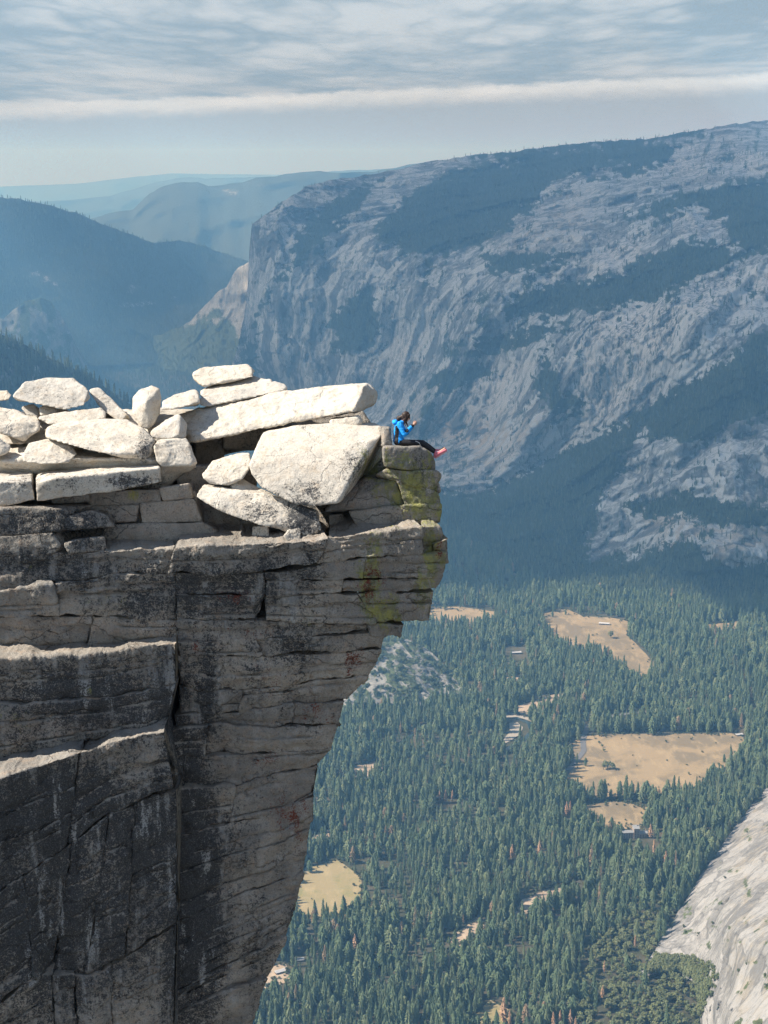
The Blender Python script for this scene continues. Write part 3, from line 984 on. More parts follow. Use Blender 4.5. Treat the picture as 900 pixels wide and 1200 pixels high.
for rv, wpx in ((RIVER, 2.6), (ROAD, 3.5)):
    for i in range(len(rv) - 1):
        a, b = np.array(rv[i], float), np.array(rv[i + 1], float)
        e = b - a
        t = np.clip(((tpx - a[0]) * e[0] + (tpy - a[1]) * e[1]) / (e @ e), 0, 1)
        keep &= np.hypot(tpx - a[0] - t * e[0], (tpy - a[1] - t * e[1]) * 1.6) > wpx
keep &= poly_sd(tpx, tpy, [(592, 840), (620, 840), (622, 858), (602, 880), (590, 882)]) < 0
# oak woodland towards the lower right
oak_zone = np.clip(poly_sd(tpx, tpy, [(700, 1090), (770, 1060), (795, 1075), (770, 1130), (845, 1140), (845, 1260), (640, 1260), (680, 1150)]) / 30 + 0.5, 0, 1)
is_oak = rng.random(tpx.shape) < oak_zone * 0.95
for (bx, by, bw, bh) in ((744, 984, 16, 22), (605, 770, 13, 14), (328, 1146, 16, 20), (708, 736, 14, 9), (352, 1130, 8, 16), (866, 866, 8, 10)):
    keep &= ~((np.abs(tpx - bx) < bw) & (tpy > by - 12) & (tpy < by + bh))
for (bx, by, sz, _v) in DEAD_AT:
    keep &= ~((np.abs(tpx - bx) < 6) & (tpy > by - 3) & (tpy < by + 17))
open_ = fbm(TP / np.array([140., 140., 1.]), 3, 77)
keep &= ~((open_ > 0.30) & (oak_zone < .5) & (rng.random(tpx.shape) < 0.6))
clump = fbm(TP / np.array([55., 55., 1.]), 3, 79)
keep &= rng.random(tpx.shape) < np.clip(0.88 + 0.9 * clump, 0.35, 1)
keep &= ~(is_oak & (rng.random(tpx.shape) < 0.05))
TP, tpx, tpy, is_oak = TP[keep], tpx[keep], tpy[keep], is_oak[keep]
hs = np.clip(rng.normal(0.98, 0.26, len(TP)) + 0.30 * fbm(TP / np.array([200., 200., 1.]), 2, 78) + 0.35 * fbm(TP / np.array([60., 60., 1.]), 2, 79), 0.35, 1.6)
shown = (tpx > sil(tpy - 10) + 2) & (tpx < 898) & (tpy < 1206) & ((tpx < 740) | (tpy < line(AT)(tpx) - 2) | (tpx < 812))
size = np.where(shown, hs * 40 * F / np.linalg.norm(TP, axis=1), 0)
order = np.argsort(-size)
pick_p = [i for i in order if not is_oak[i]][:300]
pick_o = [i for i in order if is_oak[i]][:290]
single = np.zeros(len(TP), bool)
single[pick_p] = True
single[pick_o] = True

def copy_thing(name, me, P, s, rz, label, cat, group=None):
    o = bpy.data.objects.new(name, me)
    o.location = P
    o.rotation_euler = (0, 0, rz)
    o.scale = (s, s, s) if np.isscalar(s) else s
    COL.objects.link(o)
    return tag(o, label, cat, group)


first = {}
for i in pick_p:
    v = int(rng.integers(len(PINES)))
    w = rng.uniform(.85, 1.2) * hs[i]
    o = copy_thing('pine_tree', PINES[v], TP[i], (w, w, hs[i]), rng.uniform(0, 6.28), 'green pine tree standing in the dense forest on the valley floor', 'tree', 'pine trees on the valley floor')
    first.setdefault(('p', v), o)
for i in pick_o:
    v = int(rng.integers(len(OAKS)))
    w = rng.uniform(.8, 1.25)
    o = copy_thing('oak_tree', OAKS[v], TP[i], (w, w, w * rng.uniform(.85, 1.1)), rng.uniform(0, 6.28), 'round-crowned green oak in the woodland below the bright granite apron', 'tree', 'oaks below the granite apron')
    first.setdefault(('o', v), o)
for (a, b, s, v) in DEAD_AT:
    lab = 'tall dead pine with rust brown needles, largest by the bottom edge' if (a, b) == (590, 1200) else 'dead pine with rust brown needles among green pines'
    lone_tree('dead_pine_tree', DEAD[v], on_floor(a, b), (s, s, s), rng.uniform(0, 6), lab, 'tree', None if (a, b) == (590, 1200) else 'dead pines in the valley forest')
for (a, b, s, v, lab) in [(712, 901, 1.5, 0, 'round oak standing alone in the big dry meadow'), (718, 902, 1.2, 1, 'smaller round oak touching the lone oak in the big dry meadow'), (707, 902, 1.1, 2, 'low oak on the left flank of the lone oak in the big dry meadow'),
                          (706, 876, .6, 3, 'upper of two small trees in the big dry meadow beside the road'), (708, 881, .6, 0, 'lower of two small trees in the big dry meadow beside the road'), (807, 908, .5, 1, 'small bush near the lower edge of the big dry meadow'),
                          (716, 748, 1.6, 2, 'round oak standing alone in the far dry meadow')]:
    lone_tree('oak_tree', OAKS[v], on_floor(a, b), (s, s, s), rng.uniform(0, 6), lab, 'tree')
for (a, b, s, v, lab) in [(676, 896, .8, 0, 'left of two pines beside the road in the big dry meadow'), (686, 898, .75, 3, 'right of two pines beside the road in the big dry meadow'), (678, 950, .7, 2, 'single pine at the left tip of the small dry meadow')]:
    lone_tree('pine_tree', PINES[v], on_floor(a, b), (s, s, s), rng.uniform(0, 6), lab, 'tree')


def scatter(name, P, meshes, scl, label, protos=None):
    """one object: trees set on points"""
    me = bpy.data.meshes.new(name)
    me.vertices.add(len(P))
    me.vertices.foreach_set('co', np.asarray(P, np.float32).ravel())
    n = len(P)
    a = me.attributes.new('vid', 'INT', 'POINT'); a.data.foreach_set('value', rng.integers(0, len(meshes), n).astype(np.int32))
    a = me.attributes.new('rz', 'FLOAT_VECTOR', 'POINT')
    rot = np.zeros((n, 3), np.float32); rot[:, 2] = rng.uniform(0, 6.28, n); rot[:, :2] = rng.normal(0, .03, (n, 2)); a.data.foreach_set('vector', rot.ravel())
    a = me.attributes.new('scl', 'FLOAT_VECTOR', 'POINT')
    s = np.repeat(np.asarray(scl, np.float32)[:, None], 3, 1); s[:, :2] *= rng.uniform(.85, 1.2, (n, 1)); a.data.foreach_set('vector', s.astype(np.float32).ravel())
    o = link(name, me)
    ng = bpy.data.node_groups.new(name, 'GeometryNodeTree')
    ng.interface.new_socket('Geometry', in_out='INPUT', socket_type='NodeSocketGeometry')
    ng.interface.new_socket('Geometry', in_out='OUTPUT', socket_type='NodeSocketGeometry')
    N, L = ng.nodes, ng.links
    gi, go = N.new('NodeGroupInput'), N.new('NodeGroupOutput')
    join = N.new('GeometryNodeJoinGeometry')
    for po in protos:
        oi = N.new('GeometryNodeObjectInfo')
        oi.inputs['Object'].default_value = po
        oi.inputs['As Instance'].default_value = True
        L.new(oi.outputs['Geometry'], join.inputs[0])
    iop = N.new('GeometryNodeInstanceOnPoints')
    iop.inputs['Pick Instance'].default_value = True

    def attr(nm, dt):
        q = N.new('GeometryNodeInputNamedAttribute')
        q.data_type = dt
        q.inputs['Name'].default_value = nm
        return next(s for s in q.outputs if s.enabled and s.name == 'Attribute')
    L.new(gi.outputs[0], iop.inputs['Points'])
    L.new(join.outputs[0], iop.inputs['Instance'])
    L.new(attr('vid', 'INT'), iop.inputs['Instance Index'])
    e2r = N.new('FunctionNodeEulerToRotation')
    L.new(attr('rz', 'FLOAT_VECTOR'), e2r.inputs[0])
    L.new(e2r.outputs[0], iop.inputs['Rotation'])
    L.new(attr('scl', 'FLOAT_VECTOR'), iop.inputs['Scale'])
    L.new(iop.outputs[0], go.inputs[0])
    md = o.modifiers.new('scatter', 'NODES')
    md.node_group = ng
    tag(o, label, 'forest', None, 'stuff')
    return o


pp = [first[('p', v)] for v in range(len(PINES)) if ('p', v) in first]
po = [first[('o', v)] for v in range(len(OAKS)) if ('o', v) in first]
rest = ~single & ~is_oak
scatter('pine_forest', TP[rest], pp, hs[rest], 'dense green pine forest covering the valley floor', pp)
resto = ~single & is_oak
if resto.any():
    scatter('oak_woodland', TP[resto], po, np.clip(hs[resto], .7, 1.3), 'dense oak woodland in the lower right of the valley', po)


def on_sheet(P, PX, PY, prob, n, xmax=905, seed=3):
    """random points on a land sheet, kept with the given probability grid"""
    q = np.random.default_rng(seed)
    nr, nc = P.shape[:2]
    r, c = q.uniform(0, nr - 1.001, n), q.uniform(0, nc - 1.001, n)
    i, j = r.astype(int), c.astype(int)
    fr, fc = (r - i)[:, None], (c - j)[:, None]
    Q = P[i, j] * (1 - fr) * (1 - fc) + P[i + 1, j] * fr * (1 - fc) + P[i, j + 1] * (1 - fr) * fc + P[i + 1, j + 1] * fr * fc
    k = (q.random(n) < prob[i, j]) & (PX[i, j] < xmax)
    return Q[k]


# dark trees and shrubs of the mountainsides: the first few are the models the rest repeat
def protos(name, meshes, spots, label, group, s=1.0):
    out = []
    for me, P in zip(meshes, spots):
        out.append(copy_thing(name, me, P, s, 1.0, label, 'tree', group))
    return out


dk = np.clip((WV[..., 0] - 0.40) * 2.0, 0.0, 1) ** 1.4 * 0.9 + 0.035
pts = on_sheet(WP, WPX, WPY, dk, 105000)
dp = protos('fir_tree', DARKS, pts[:3], 'dark fir tree in the woods of the far valley wall', 'firs on the far valley wall')
scatter('fir_forest', pts[3:], dp, rng.uniform(.3, .78, len(pts) - 3), 'dark fir woods on the ledges and top of the valley wall', dp)
pts = on_sheet(HP, HPX, HPY, np.clip(HV[..., 0] - .35, 0, 1), 16000, seed=5)
scatter('hill_forest', pts, dp, rng.uniform(.6, 1.1, len(pts)), 'hazy dark forest covering the far left hill', dp)
pts = on_sheet(TSP, TSX, TSY, np.clip(TSV[..., 0] - .35, 0.03, 1) * .8, 2600, seed=15)
scatter('talus_forest', pts, dp, rng.uniform(.4, .9, len(pts)), 'trees on the sunlit talus left of the great prow', dp)
pts = on_sheet(SHP, SHPX, SHPY, np.full(SHP.shape[:2], .8), 5000, seed=6)
scatter('shoulder_forest', pts, dp, rng.uniform(.5, 1.15, len(pts)), 'dark conifers on the shaded slope behind the left boulders', dp)
pts = on_sheet(KP, KPX, KPY, np.clip(KV[..., 0] - .4, 0.03, 1), 2600, seed=7)
sb = protos('shrub', SHRUB, pts[:3], 'dark shrub on the granite knob in the valley', 'shrubs on the granite knob')
scatter('knob_scrub', pts[3:], sb, rng.uniform(.7, 1.5, len(pts) - 3), 'dark scrub covering the granite knob in the valley', sb)
pts = on_sheet(AP, APX, APY, np.clip(AV[..., 0] - .38, 0.004, 1) * .5, 5000, seed=8)
zz = np.clip(poly_sd(APX, APY, [(770, 1128), (800, 1128), (826, 1132), (838, 1150), (822, 1180), (812, 1215), (780, 1215), (760, 1140)]) / 8 + .5, 0, 1)
opts = on_sheet(AP, APX, APY, zz, 9000, seed=18)
scatter('apron_oaks', opts, po, rng.uniform(.6, 1.15, len(opts)), 'rounded oaks climbing the foot of the bright granite apron', po)
scatter('apron_scrub', pts, sb, rng.uniform(.3, .7, len(pts)), 'small shrubs dotted over the bright granite apron', sb)

# ------------------------------------------------------------------ near rock: lichen map and builders
LICHEN = {  # blobs (px, py, rx, ry, amount)
    0: [(250, 690, 110, 50, .88), (90, 672, 110, 24, .8), (160, 705, 60, 30, .8), (30, 745, 80, 16, .25), (330, 680, 50, 50, .8), (365, 665, 26, 60, .7), (100, 815, 130, 50, 1.02), (40, 870, 70, 30, .75), (160, 845, 50, 50, .85), (60, 950, 130, 80, 1.1), (60, 1090, 150, 130, 1.02), (170, 980, 60, 90, 1.05), (225, 1050, 40, 180, 1.3), (205, 840, 22, 110, .95),
        (243, 810, 18, 80, .95), (222, 900, 24, 60, 1.0), (265, 980, 22, 60, .7), (350, 750, 60, 36, .7), (300, 790, 26, 70, .6), (330, 830, 40, 30, .5), (300, 1100, 26, 90, .65), (285, 1000, 20, 60, .6), (340, 960, 20, 70, .45), (350, 1075, 20, 24, .8), (50, 660, 90, 22, .85), (60, 615, 90, 22, .85), (155, 565, 40, 10, .8), (100, 640, 40, 12, .7), (352, 608, 26, 26, .98), (310, 600, 60, 20, .55),
        (430, 690, 90, 60, .36), (490, 570, 40, 50, .6), (370, 578, 60, 16, .55), (425, 550, 22, 32, .65), (60, 460, 40, 12, .4), (80, 530, 30, 14, .45), (172, 525, 14, 18, .8), (60, 565, 160, 14, .45), (60, 505, 220, 60, .22), (330, 520, 120, 60, .15)],
    1: [(434, 690, 18, 55, .95), (447, 718, 26, 22, .95), (508, 650, 14, 40, 1.05), (496, 690, 16, 34, .85), (436, 640, 18, 18, .7), (480, 570, 50, 50, .85), (500, 595, 25, 25, .95), (430, 545, 20, 25, .8), (475, 540, 35, 20, .75), (20, 840, 30, 25, .5), (100, 810, 14, 10, .5), (120, 705, 40, 20, .5), (265, 548, 26, 16, .5), (155, 580, 10, 10, .8), (350, 1080, 20, 30, .45),
        (395, 870, 8, 30, .5), (360, 720, 40, 30, .4), (300, 815, 12, 30, .35), (50, 1100, 50, 50, .2), (30, 670, 40, 20, .3)],
    2: [(430, 690, 14, 30, .85), (445, 675, 14, 20, .6), (272, 700, 25, 12, .7), (320, 890, 50, 24, .55), (370, 840, 34, 26, .62), (340, 960, 30, 50, .7), (310, 800, 60, 40, .5), (415, 775, 16, 25, .65), (230, 757, 8, 10, .9), (300, 740, 50, 12, .5), (120, 567, 24, 6, .45), (516, 645, 8, 20, .7), (270, 1000, 40, 30, .2), (380, 790, 40, 30, .3), (80, 1110, 10, 20, .3)],
}


def lichen_rgb(P, scale=1.0, base=0.30):
    px, py = proj(P)
    out = np.zeros(px.shape + (3,))
    for c, bl in LICHEN.items():
        for (x, y, rx, ry, a) in bl:
            out[..., c] = np.maximum(out[..., c], a * np.exp(-0.7 * (((px - x) / rx) ** 2 + ((py - y) / ry) ** 2)))
    out[..., 0] = np.maximum(out[..., 0], base)
    out[..., 2] = np.maximum(out[..., 2], base * .45)
    return np.clip(out * scale, 0, 1.4)


def vert_normals(me):
    n = np.zeros(len(me.vertices) * 3, np.float32)
    me.vertices.foreach_get('normal', n)
    return n.reshape(-1, 3)


def rough_up(me, seed, a_big, a_mid, a_fine, a_flake=0.05):
    V = np.zeros(len(me.vertices) * 3, np.float32)
    me.vertices.foreach_get('co', V)
    V = V.reshape(-1, 3).astype(float)
    N = vert_normals(me)
    d = a_big * fbm(V / 0.9, 3, seed) + a_mid * fbm(V / np.array([.30, .30, .17]), 3, seed + 11, ridged=True) + a_fine * fbm(V / 0.09, 2, seed + 23)
    # flaked steps
    q = fbm(V / 0.55, 2, seed + 31)
    q2 = fbm(V / np.array([.42, .42, .26]), 2, seed + 41)
    d = d + a_flake * (np.round(q * 4) / 4 - q * 0.2) + a_flake * .6 * (np.round(q2 * 3) / 3 - q2 * .3)
    V = V + N * d[:, None]
    return V


def set_co(me, V):
    me.vertices.foreach_set('co', np.asarray(V, np.float32).ravel())
    me.update()


def rebase(o, V):
    """origin at the middle of the underside"""
    b = np.array([(V[:, 0].min() + V[:, 0].max()) / 2, (V[:, 1].min() + V[:, 1].max()) / 2, V[:, 2].min()])
    set_co(o.data, V - b)
    o.location = b
    return b


def hull_rock(name, pts, mat, seed, voxel=0.032, big=0.035, mid=0.014, fine=0.004, flake=0.030, bevel=0.018, lichen=1.0, parent=None, cuts=0):
    """a boulder or block: convex body through 3-D corners (photo px, photo py, depth in metres), worn and chipped"""
    P = np.array([at(*p) for p in pts])
    bm = bmesh.new()
    vs = [bm.verts.new(p) for p in P]
    r = bmesh.ops.convex_hull(bm, input=vs)
    bmesh.ops.delete(bm, geom=[g for g in set(r['geom_interior'] + r['geom_unused']) if isinstance(g, bmesh.types.BMVert)], context='VERTS')
    bmesh.ops.dissolve_limit(bm, angle_limit=R(4), verts=bm.verts, edges=bm.edges)
    if cuts:
        q = random.Random(seed)
        c = P.mean(0)
        for _ in range(cuts):
            d = Vector((q.gauss(0, 1), q.gauss(-.6, .7), q.gauss(0, .8))).normalized()
            far = max((v.co - Vector(c)).dot(d) for v in bm.verts)
            res = bmesh.ops.bisect_plane(bm, geom=bm.verts[:] + bm.edges[:] + bm.faces[:], plane_co=Vector(c) + d * far * q.uniform(.90, .97), plane_no=d, clear_outer=True)
            bmesh.ops.holes_fill(bm, edges=[e for e in bm.edges if e.is_boundary])
    if bevel:
        try:
            bmesh.ops.bevel(bm, geom=bm.edges[:], offset=bevel, offset_type='OFFSET', segments=2, profile=0.6, affect='EDGES', clamp_overlap=True)
        except Exception:
            pass
    bmesh.ops.recalc_face_normals(bm, faces=bm.faces)
    me = bpy.data.meshes.new(name)
    bm.to_mesh(me)
    bm.free()
    tmp = bpy.data.objects.new('tmp', me)
    COL.objects.link(tmp)
    md = tmp.modifiers.new('r', 'REMESH')
    md.mode = 'VOXEL'
    md.voxel_size = voxel
    md.use_smooth_shade = True
    dg = bpy.context.evaluated_depsgraph_get()
    me2 = bpy.data.meshes.new_from_object(tmp.evaluated_get(dg))
    bpy.data.objects.remove(tmp)
    bpy.data.meshes.remove(me)
    me2.name = name
    V = rough_up(me2, seed, big, mid, fine, flake)
    me2.polygons.foreach_set('use_smooth', np.ones(len(me2.polygons), bool))
    vcol(me2, 'lichen', lichen_rgb(V, lichen, 0.30 if mat == M['cliff'] else 0.02))
    o = link(name, me2, mat, parent)
    if parent is None:
        rebase(o, V)
    else:
        set_co(me2, V - np.array(parent.location))
    return o


def strata(top, bot, xl, xr, Yl, Yr, parent, seed, lean=0.12, D=2.5, rise=0.0, r=0.035, taper=0.25, step=0.037, name='rock_layer', mat='cliff', jit=1.6, big=0.10, mid=0.026, fine=0.007, flake=0.10, bulge=0.0):
    """one bed of the layered cliff between two joints; xl / xr = (px at its top, px at its bottom)"""
    xl = (xl, xl) if np.isscalar(xl) else xl
    xr = (xr, xr) if np.isscalar(xr) else xr
    top = line(top) if isinstance(top, list) else top
    bot = line(bot) if isinstance(bot, list) else bot
    wm = (max(xr) - min(xl)) / 47.0
    xm = np.linspace(min(xl), max(xr), 9)
    hm = max(0.06, float(np.mean(bot(xm) - top(xm))) / 47.0)
    e = min(r, wm * .3, hm * .3)
    ends = np.array([0, .12, .3, .55, 1.0]) * e

    def samples(L):
        n = max(4, int((L - 2 * e) / step))
        return np.concatenate([ends[:-1], np.linspace(e, L - e, n), L - ends[:-1][::-1]]) / L
    t = samples(hm)
    n = max(4, int(wm / step))
    s = np.concatenate([[0, .008 / wm, .02 / wm], np.linspace(.06, wm - .06, n) / wm, [1 - .02 / wm, 1 - .008 / wm, 1]])
    S, T = np.meshgrid(s, t)
    px = (xl[0] + (xl[1] - xl[0]) * T) * (1 - S) + (xr[0] + (xr[1] - xr[0]) * T) * S
    jt = lambda x, k: jit * (fbm(np.stack([x / 26.0, 0 * x + k * 3.7, 0 * x + seed], -1), 3, 5))
    ty, by = top(px) + jt(px, 1) + .55, bot(px) + jt(px, 2) - .55
    py = ty + (by - ty) * T
    Y = Yl + (Yr - Yl) * S + lean * T
    h = (by - ty) / 47.0
    # thinner partings inside the bed: shallow grooves with a small offset below each
    gr = random.Random(seed * 7 + 1)
    for _ in range(0 if hm < .34 else (1 if hm < .5 else (2 if hm < .9 else (3 if hm < 1.4 else 5)))):
        t0 = gr.uniform(.18, .85)
        s0, s1 = sorted((gr.uniform(-.3, .3), gr.uniform(.65, 1.3)))
        tw = t0 + .05 * fbm(np.stack([px / 40.0, 0 * px + _, 0 * px + seed], -1), 3, 8) + gr.uniform(-.06, .06) * S
        on = np.clip((S - s0) / .06, 0, 1) * np.clip((s1 - S) / .06, 0, 1)
        dd = (T - tw) * h
        Y = Y + on * (.10 * np.exp(-(dd / .020) ** 2) + gr.uniform(-.04, .10) * np.clip(dd / .02, 0, 1) * np.clip((.30 - dd) / .25, 0, 1))
    d = np.minimum(np.minimum(T * h, (1 - T) * h), np.minimum(S * wm, (1 - S) * wm) * e / .02)
    d = np.clip(d, 0, e)
    Y = Y + (e - np.sqrt(np.maximum(0, e * e - (e - d) ** 2))) - bulge * np.sin(np.pi * S) * np.sin(np.pi * T)
    Pf = at(px, py, Y)
    backs = np.array([1.0, .55, .3, .16, .08, .04, .015]) * D
    tp = []
    for b in backs:
        q = Pf[0].copy()
        q[:, 1] += b
        q[:, 0] -= b * taper * s
        q[:, 2] += b * rise
        tp.append(q)
    bt = []
    for b in backs[::-1]:
        q = Pf[-1].copy()
        q[:, 1] += b
        q[:, 0] -= b * taper * s
        bt.append(q)
    G = np.concatenate([np.array(tp), Pf, np.array(bt)], 0)
    nr, nc = G.shape[:2]
    caps = [list(np.arange(nr) * nc), list((np.arange(nr) * nc + nc - 1)[::-1])]
    back = list(np.arange(nc)[::-1]) + list((nr - 1) * nc + np.arange(nc))
    me = mesh_np(name, G.reshape(-1, 3), grid_quads(nr, nc), ngons=caps + [back])
    V = rough_up(me, seed, big, mid, fine, flake)
    V = V - np.array(parent.location) if parent is not None else V
    set_co(me, V)
    L = lichen_rgb(V + (np.array(parent.location) if parent is not None else 0))
    L[:, 0] *= 1 - 0.8 * np.clip((vert_normals(me)[:, 2] - .45) / .3, 0, 1)      # black lichen thinned on up-facing tops to paint the sunlit strips brighter
    vcol(me, 'lichen', L)
    return link(name, me, M[mat], parent)


# ------------------------------------------------------------------ the cliff, bed by bed
cliff = empty('rock_cliff', tuple(at(150, 1250, 36)))
tag(cliff, kind='structure')
CB = M['boulder']

J = {  # joints between the beds
    0: [(-20, 652), (60, 648), (125, 645), (190, 641), (260, 638), (370, 633), (410, 626), (470, 619), (516, 615)],
    1: [(-20, 694), (60, 684), (130, 673), (200, 671), (310, 671), (360, 663), (395, 656), (470, 651), (524, 648)],
    2: [(-20, 723), (100, 721), (180, 727), (215, 697), (300, 696), (310, 681), (400, 678), (470, 677), (525, 676)],
    3: [(205, 727), (300, 726), (310, 699), (400, 695), (470, 694), (525, 691)],
    4: [(205, 727), (300, 726), (365, 730), (430, 730), (504, 727)],
    5: [(205, 752), (300, 749), (357, 747), (400, 743), (450, 740), (475, 742)],
    6: [(205, 768), (300, 768), (350, 765), (450, 760)],
    7: [(195, 800), (250, 810), (333, 805), (367, 797), (440, 792)],
    8: [(195, 838), (280, 834), (350, 824), (420, 820)],
    9: [(195, 856), (250, 848), (320, 851), (370, 849), (402, 846)],
    10: [(180, 886), (240, 884), (310, 882), (394, 876)],
    11: [(190, 932), (217, 924), (277, 920), (300, 912), (343, 902), (375, 896)],
    12: [(190, 985), (277, 962), (333, 950), (357, 937), (370, 930)],
    13: [(200, 1083), (243, 1063), (297, 1042), (353, 1023)],
    14: [(200, 1165), (267, 1130), (307, 1113), (340, 1094)],
    15: [(200, 1190), (270, 1160), (310, 1147)],
    16: [(150, 1262), (320, 1262)],
}
K = lambda t, b, xl, xr, Yl, Yr, sd, **kw: strata(J[t] if isinstance(t, int) else t, J[b] if isinstance(b, int) else b, xl, xr, Yl, Yr, cliff, sd, **kw)
# the overhanging nose: upper right beds
K(0, 1, (-30, -30), (205, 198), 33.9, 34.5, 101, lean=.05, D=3)
K(0, 1, (205, 198), (385, 372), 34.12, 34.42, 102, lean=.12, D=3)
K(0, 1, (385, 372), (494, 496), 34.7, 34.95, 103, lean=.0, D=3)
K([(490, 617), (518, 616)], [(490, 652), (526, 648)], (494, 496), (516, 521), 35.05, 35.25, 104, D=2.4)
K([(505, 636), (524, 630)], [(505, 662), (526, 660)], (508, 508), (524, 525), 34.95, 35.1, 105, D=1.0, r=.05)
K(1, 2, (-30, -30), (62, 70), 33.85, 34.0, 106, lean=.1)
J2L = [(-20, 723), (100, 721), (180, 727), (212, 728)]
J2M = [(195, 697), (312, 696)]
J2R = [(300, 682), (310, 681), (400, 678), (470, 677), (525, 676)]
K(1, J2L, (62, 70), (205, 206), 34.05, 34.5, 107, lean=.1)
K(1, J2M, (206, 206), (309, 311), 34.45, 34.6, 108)
K(1, J2R, (310, 310), (428, 425), 34.6, 34.85, 109, lean=.0)
K(1, J2R, (428, 425), (523, 518), 34.88, 35.1, 110, lean=.0)
K([(-20, 723), (100, 721), (180, 727), (205, 728)], [(-20, 778), (100, 775), (210, 765)], (-30, -30), (108, 100), 33.95, 34.3, 111, lean=.1)
K([(-20, 723), (100, 721), (180, 727), (205, 728)], [(-20, 778), (100, 775), (210, 758)], (108, 102), (208, 208), 34.3, 34.6, 112, lean=.05)
K(J2M, 3, (207, 207), (311, 311), 34.5, 34.7, 113)
K(J2R, 3, (312, 312), (402, 400), 34.7, 34.85, 114, lean=.0)
K(J2R, 3, (402, 400), (518, 510), 34.86, 35.1, 115, lean=.02)
K(3, 4, (310, 312), (420, 440), 34.75, 34.95, 116, lean=.02)
K(3, 4, (420, 440), (508, 503), 34.95, 35.15, 117, lean=.04)
K(4, 5, (207, 207), (432, 428), 34.65, 35.05, 118, lean=.1)
K([(425, 730), (475, 731)], [(425, 747), (475, 745)], (430, 434), (473, 469), 34.95, 35.2, 120, lean=.1, D=1.6)
K(5, 6, (208, 210), (300, 306), 34.6, 34.9, 121, lean=.08)
K(5, 6, (300, 306), (451, 447), 34.95, 35.3, 122, lean=.1)
K(6, 7, (208, 212), (447, 432), 34.7, 35.45, 123, lean=.12, bulge=.1)
K(7, 8, (210, 212), (284, 280), 34.9, 35.05, 126, lean=.1)
K(7, 8, (284, 280), (431, 406), 35.1, 35.6, 127, lean=.14, bulge=.08)
K(8, 9, (205, 207), (403, 397), 34.98, 35.55, 129, lean=.1)
K(9, 10, (192, 190), (244, 240), 34.75, 34.95, 131)
K(9, 10, (244, 240), (397, 388), 35.1, 35.65, 132, lean=.1, bulge=.1)
K(10, 11, (188, 200), (218, 216), 34.85, 34.95, 134)
K(10, 11, (218, 216), (389, 372), 35.05, 35.8, 135, lean=.12, bulge=.1)
K(11, 12, (196, 204), (276, 270), 34.9, 35.3, 137, lean=.1)
K(11, 12, (276, 270), (371, 367), 35.35, 35.9, 138, lean=.12, bulge=.06)
K(12, 13, (202, 200), (367, 355), 35.0, 36.0, 139, lean=.15, bulge=.2)
K(13, 14, (196, 196), (356, 335), 35.15, 36.1, 141, lean=.2, bulge=.12)
K(14, 15, (196, 196), (336, 313), 35.3, 36.15, 142, lean=.15)
K(15, 16, (190, 180), (313, 268), 35.35, 36.1, 143, lean=.3, bulge=.1)
# the stepped ledges on the left
E0 = [(-20, 770), (40, 768), (100, 765), (150, 758), (197, 751), (212, 752)]
E1 = [(-20, 826), (60, 822), (120, 818), (195, 803), (212, 800)]
E2 = [(-20, 893), (0, 890), (100, 868), (190, 857), (212, 856)]
strata(E0, E1, (-30, -30), (205, 206), 32.9, 34.15, cliff, 151, lean=.03, D=1.9, rise=.02, r=.10, taper=.0, big=.1)
strata(E1, E2, (-30, -30), (206, 194), 32.9, 34.15, cliff, 152, lean=.06, D=2.4, r=.08, taper=.0, big=.1)
F0 = [(-20, 918), (0, 911), (40, 898), (84, 884), (96, 880), (130, 868), (190, 857), (200, 856)]
F1 = [(-20, 1055), (0, 1045), (35, 1022), (60, 1005), (125, 955), (182, 930), (215, 925)]
strata(F0, F1, (-30, -30), (92, 78), 31.5, 32.9, cliff, 153, lean=.1, D=2.2, rise=.03, r=.045, taper=.0, big=.12)
strata(F0, F1, (93, 80), (192, 204), 32.95, 33.6, cliff, 154, lean=.1, D=2.2, r=.045, taper=.0, big=.12)
F2 = [(-20, 1187), (0, 1175), (45, 1143), (105, 1141), (150, 1120), (205, 1083)]
strata(F1, F2, (-30, -30), (26, 40), 31.62, 32.35, cliff, 155, lean=.12, D=2.2, taper=0, big=.1)
strata(F1, F2, (27, 42), (84, 58), 32.38, 33.0, cliff, 156, lean=.1, D=2.2, taper=0, big=.1)
strata(F1, F2, (86, 60), (128, 100), 33.05, 33.25, cliff, 157, lean=.1, D=2.2, r=.1, taper=0, big=.12, bulge=.12)
strata(F1, F2, (129, 100), (160, 146), 33.28, 33.5, cliff, 158, lean=.1, D=2.2, r=.1, taper=0, big=.12, bulge=.12)
strata(F1, F2, (160, 147), (206, 206), 33.55, 34.0, cliff, 159, lean=.15, D=2.2, taper=0, big=.12)
F3 = [(-20, 1275), (330, 1275)]
strata(F2, F3, (-30, -30), (60, 66), 31.8, 32.75, cliff, 160, lean=.2, D=2.5, taper=0, big=.12)
strata(F2, F3, (61, 68), (86, 92), 32.95, 33.2, cliff, 161, lean=.2, D=2.5, taper=0, big=.12)
strata(F2, F3, (88, 94), (130, 132), 33.2, 33.6, cliff, 162, lean=.2, D=2.5, r=.12, taper=0, big=.12, bulge=.2)
strata(F2, F3, (130, 132), (206, 200), 33.65, 34.4, cliff, 163, lean=.25, D=2.5, taper=0, big=.12)


def block(name, pts, sd, parent=None, **kw):
    return hull_rock(name, pts, M['cliff'], sd, parent=parent if parent is not None else cliff, **kw)


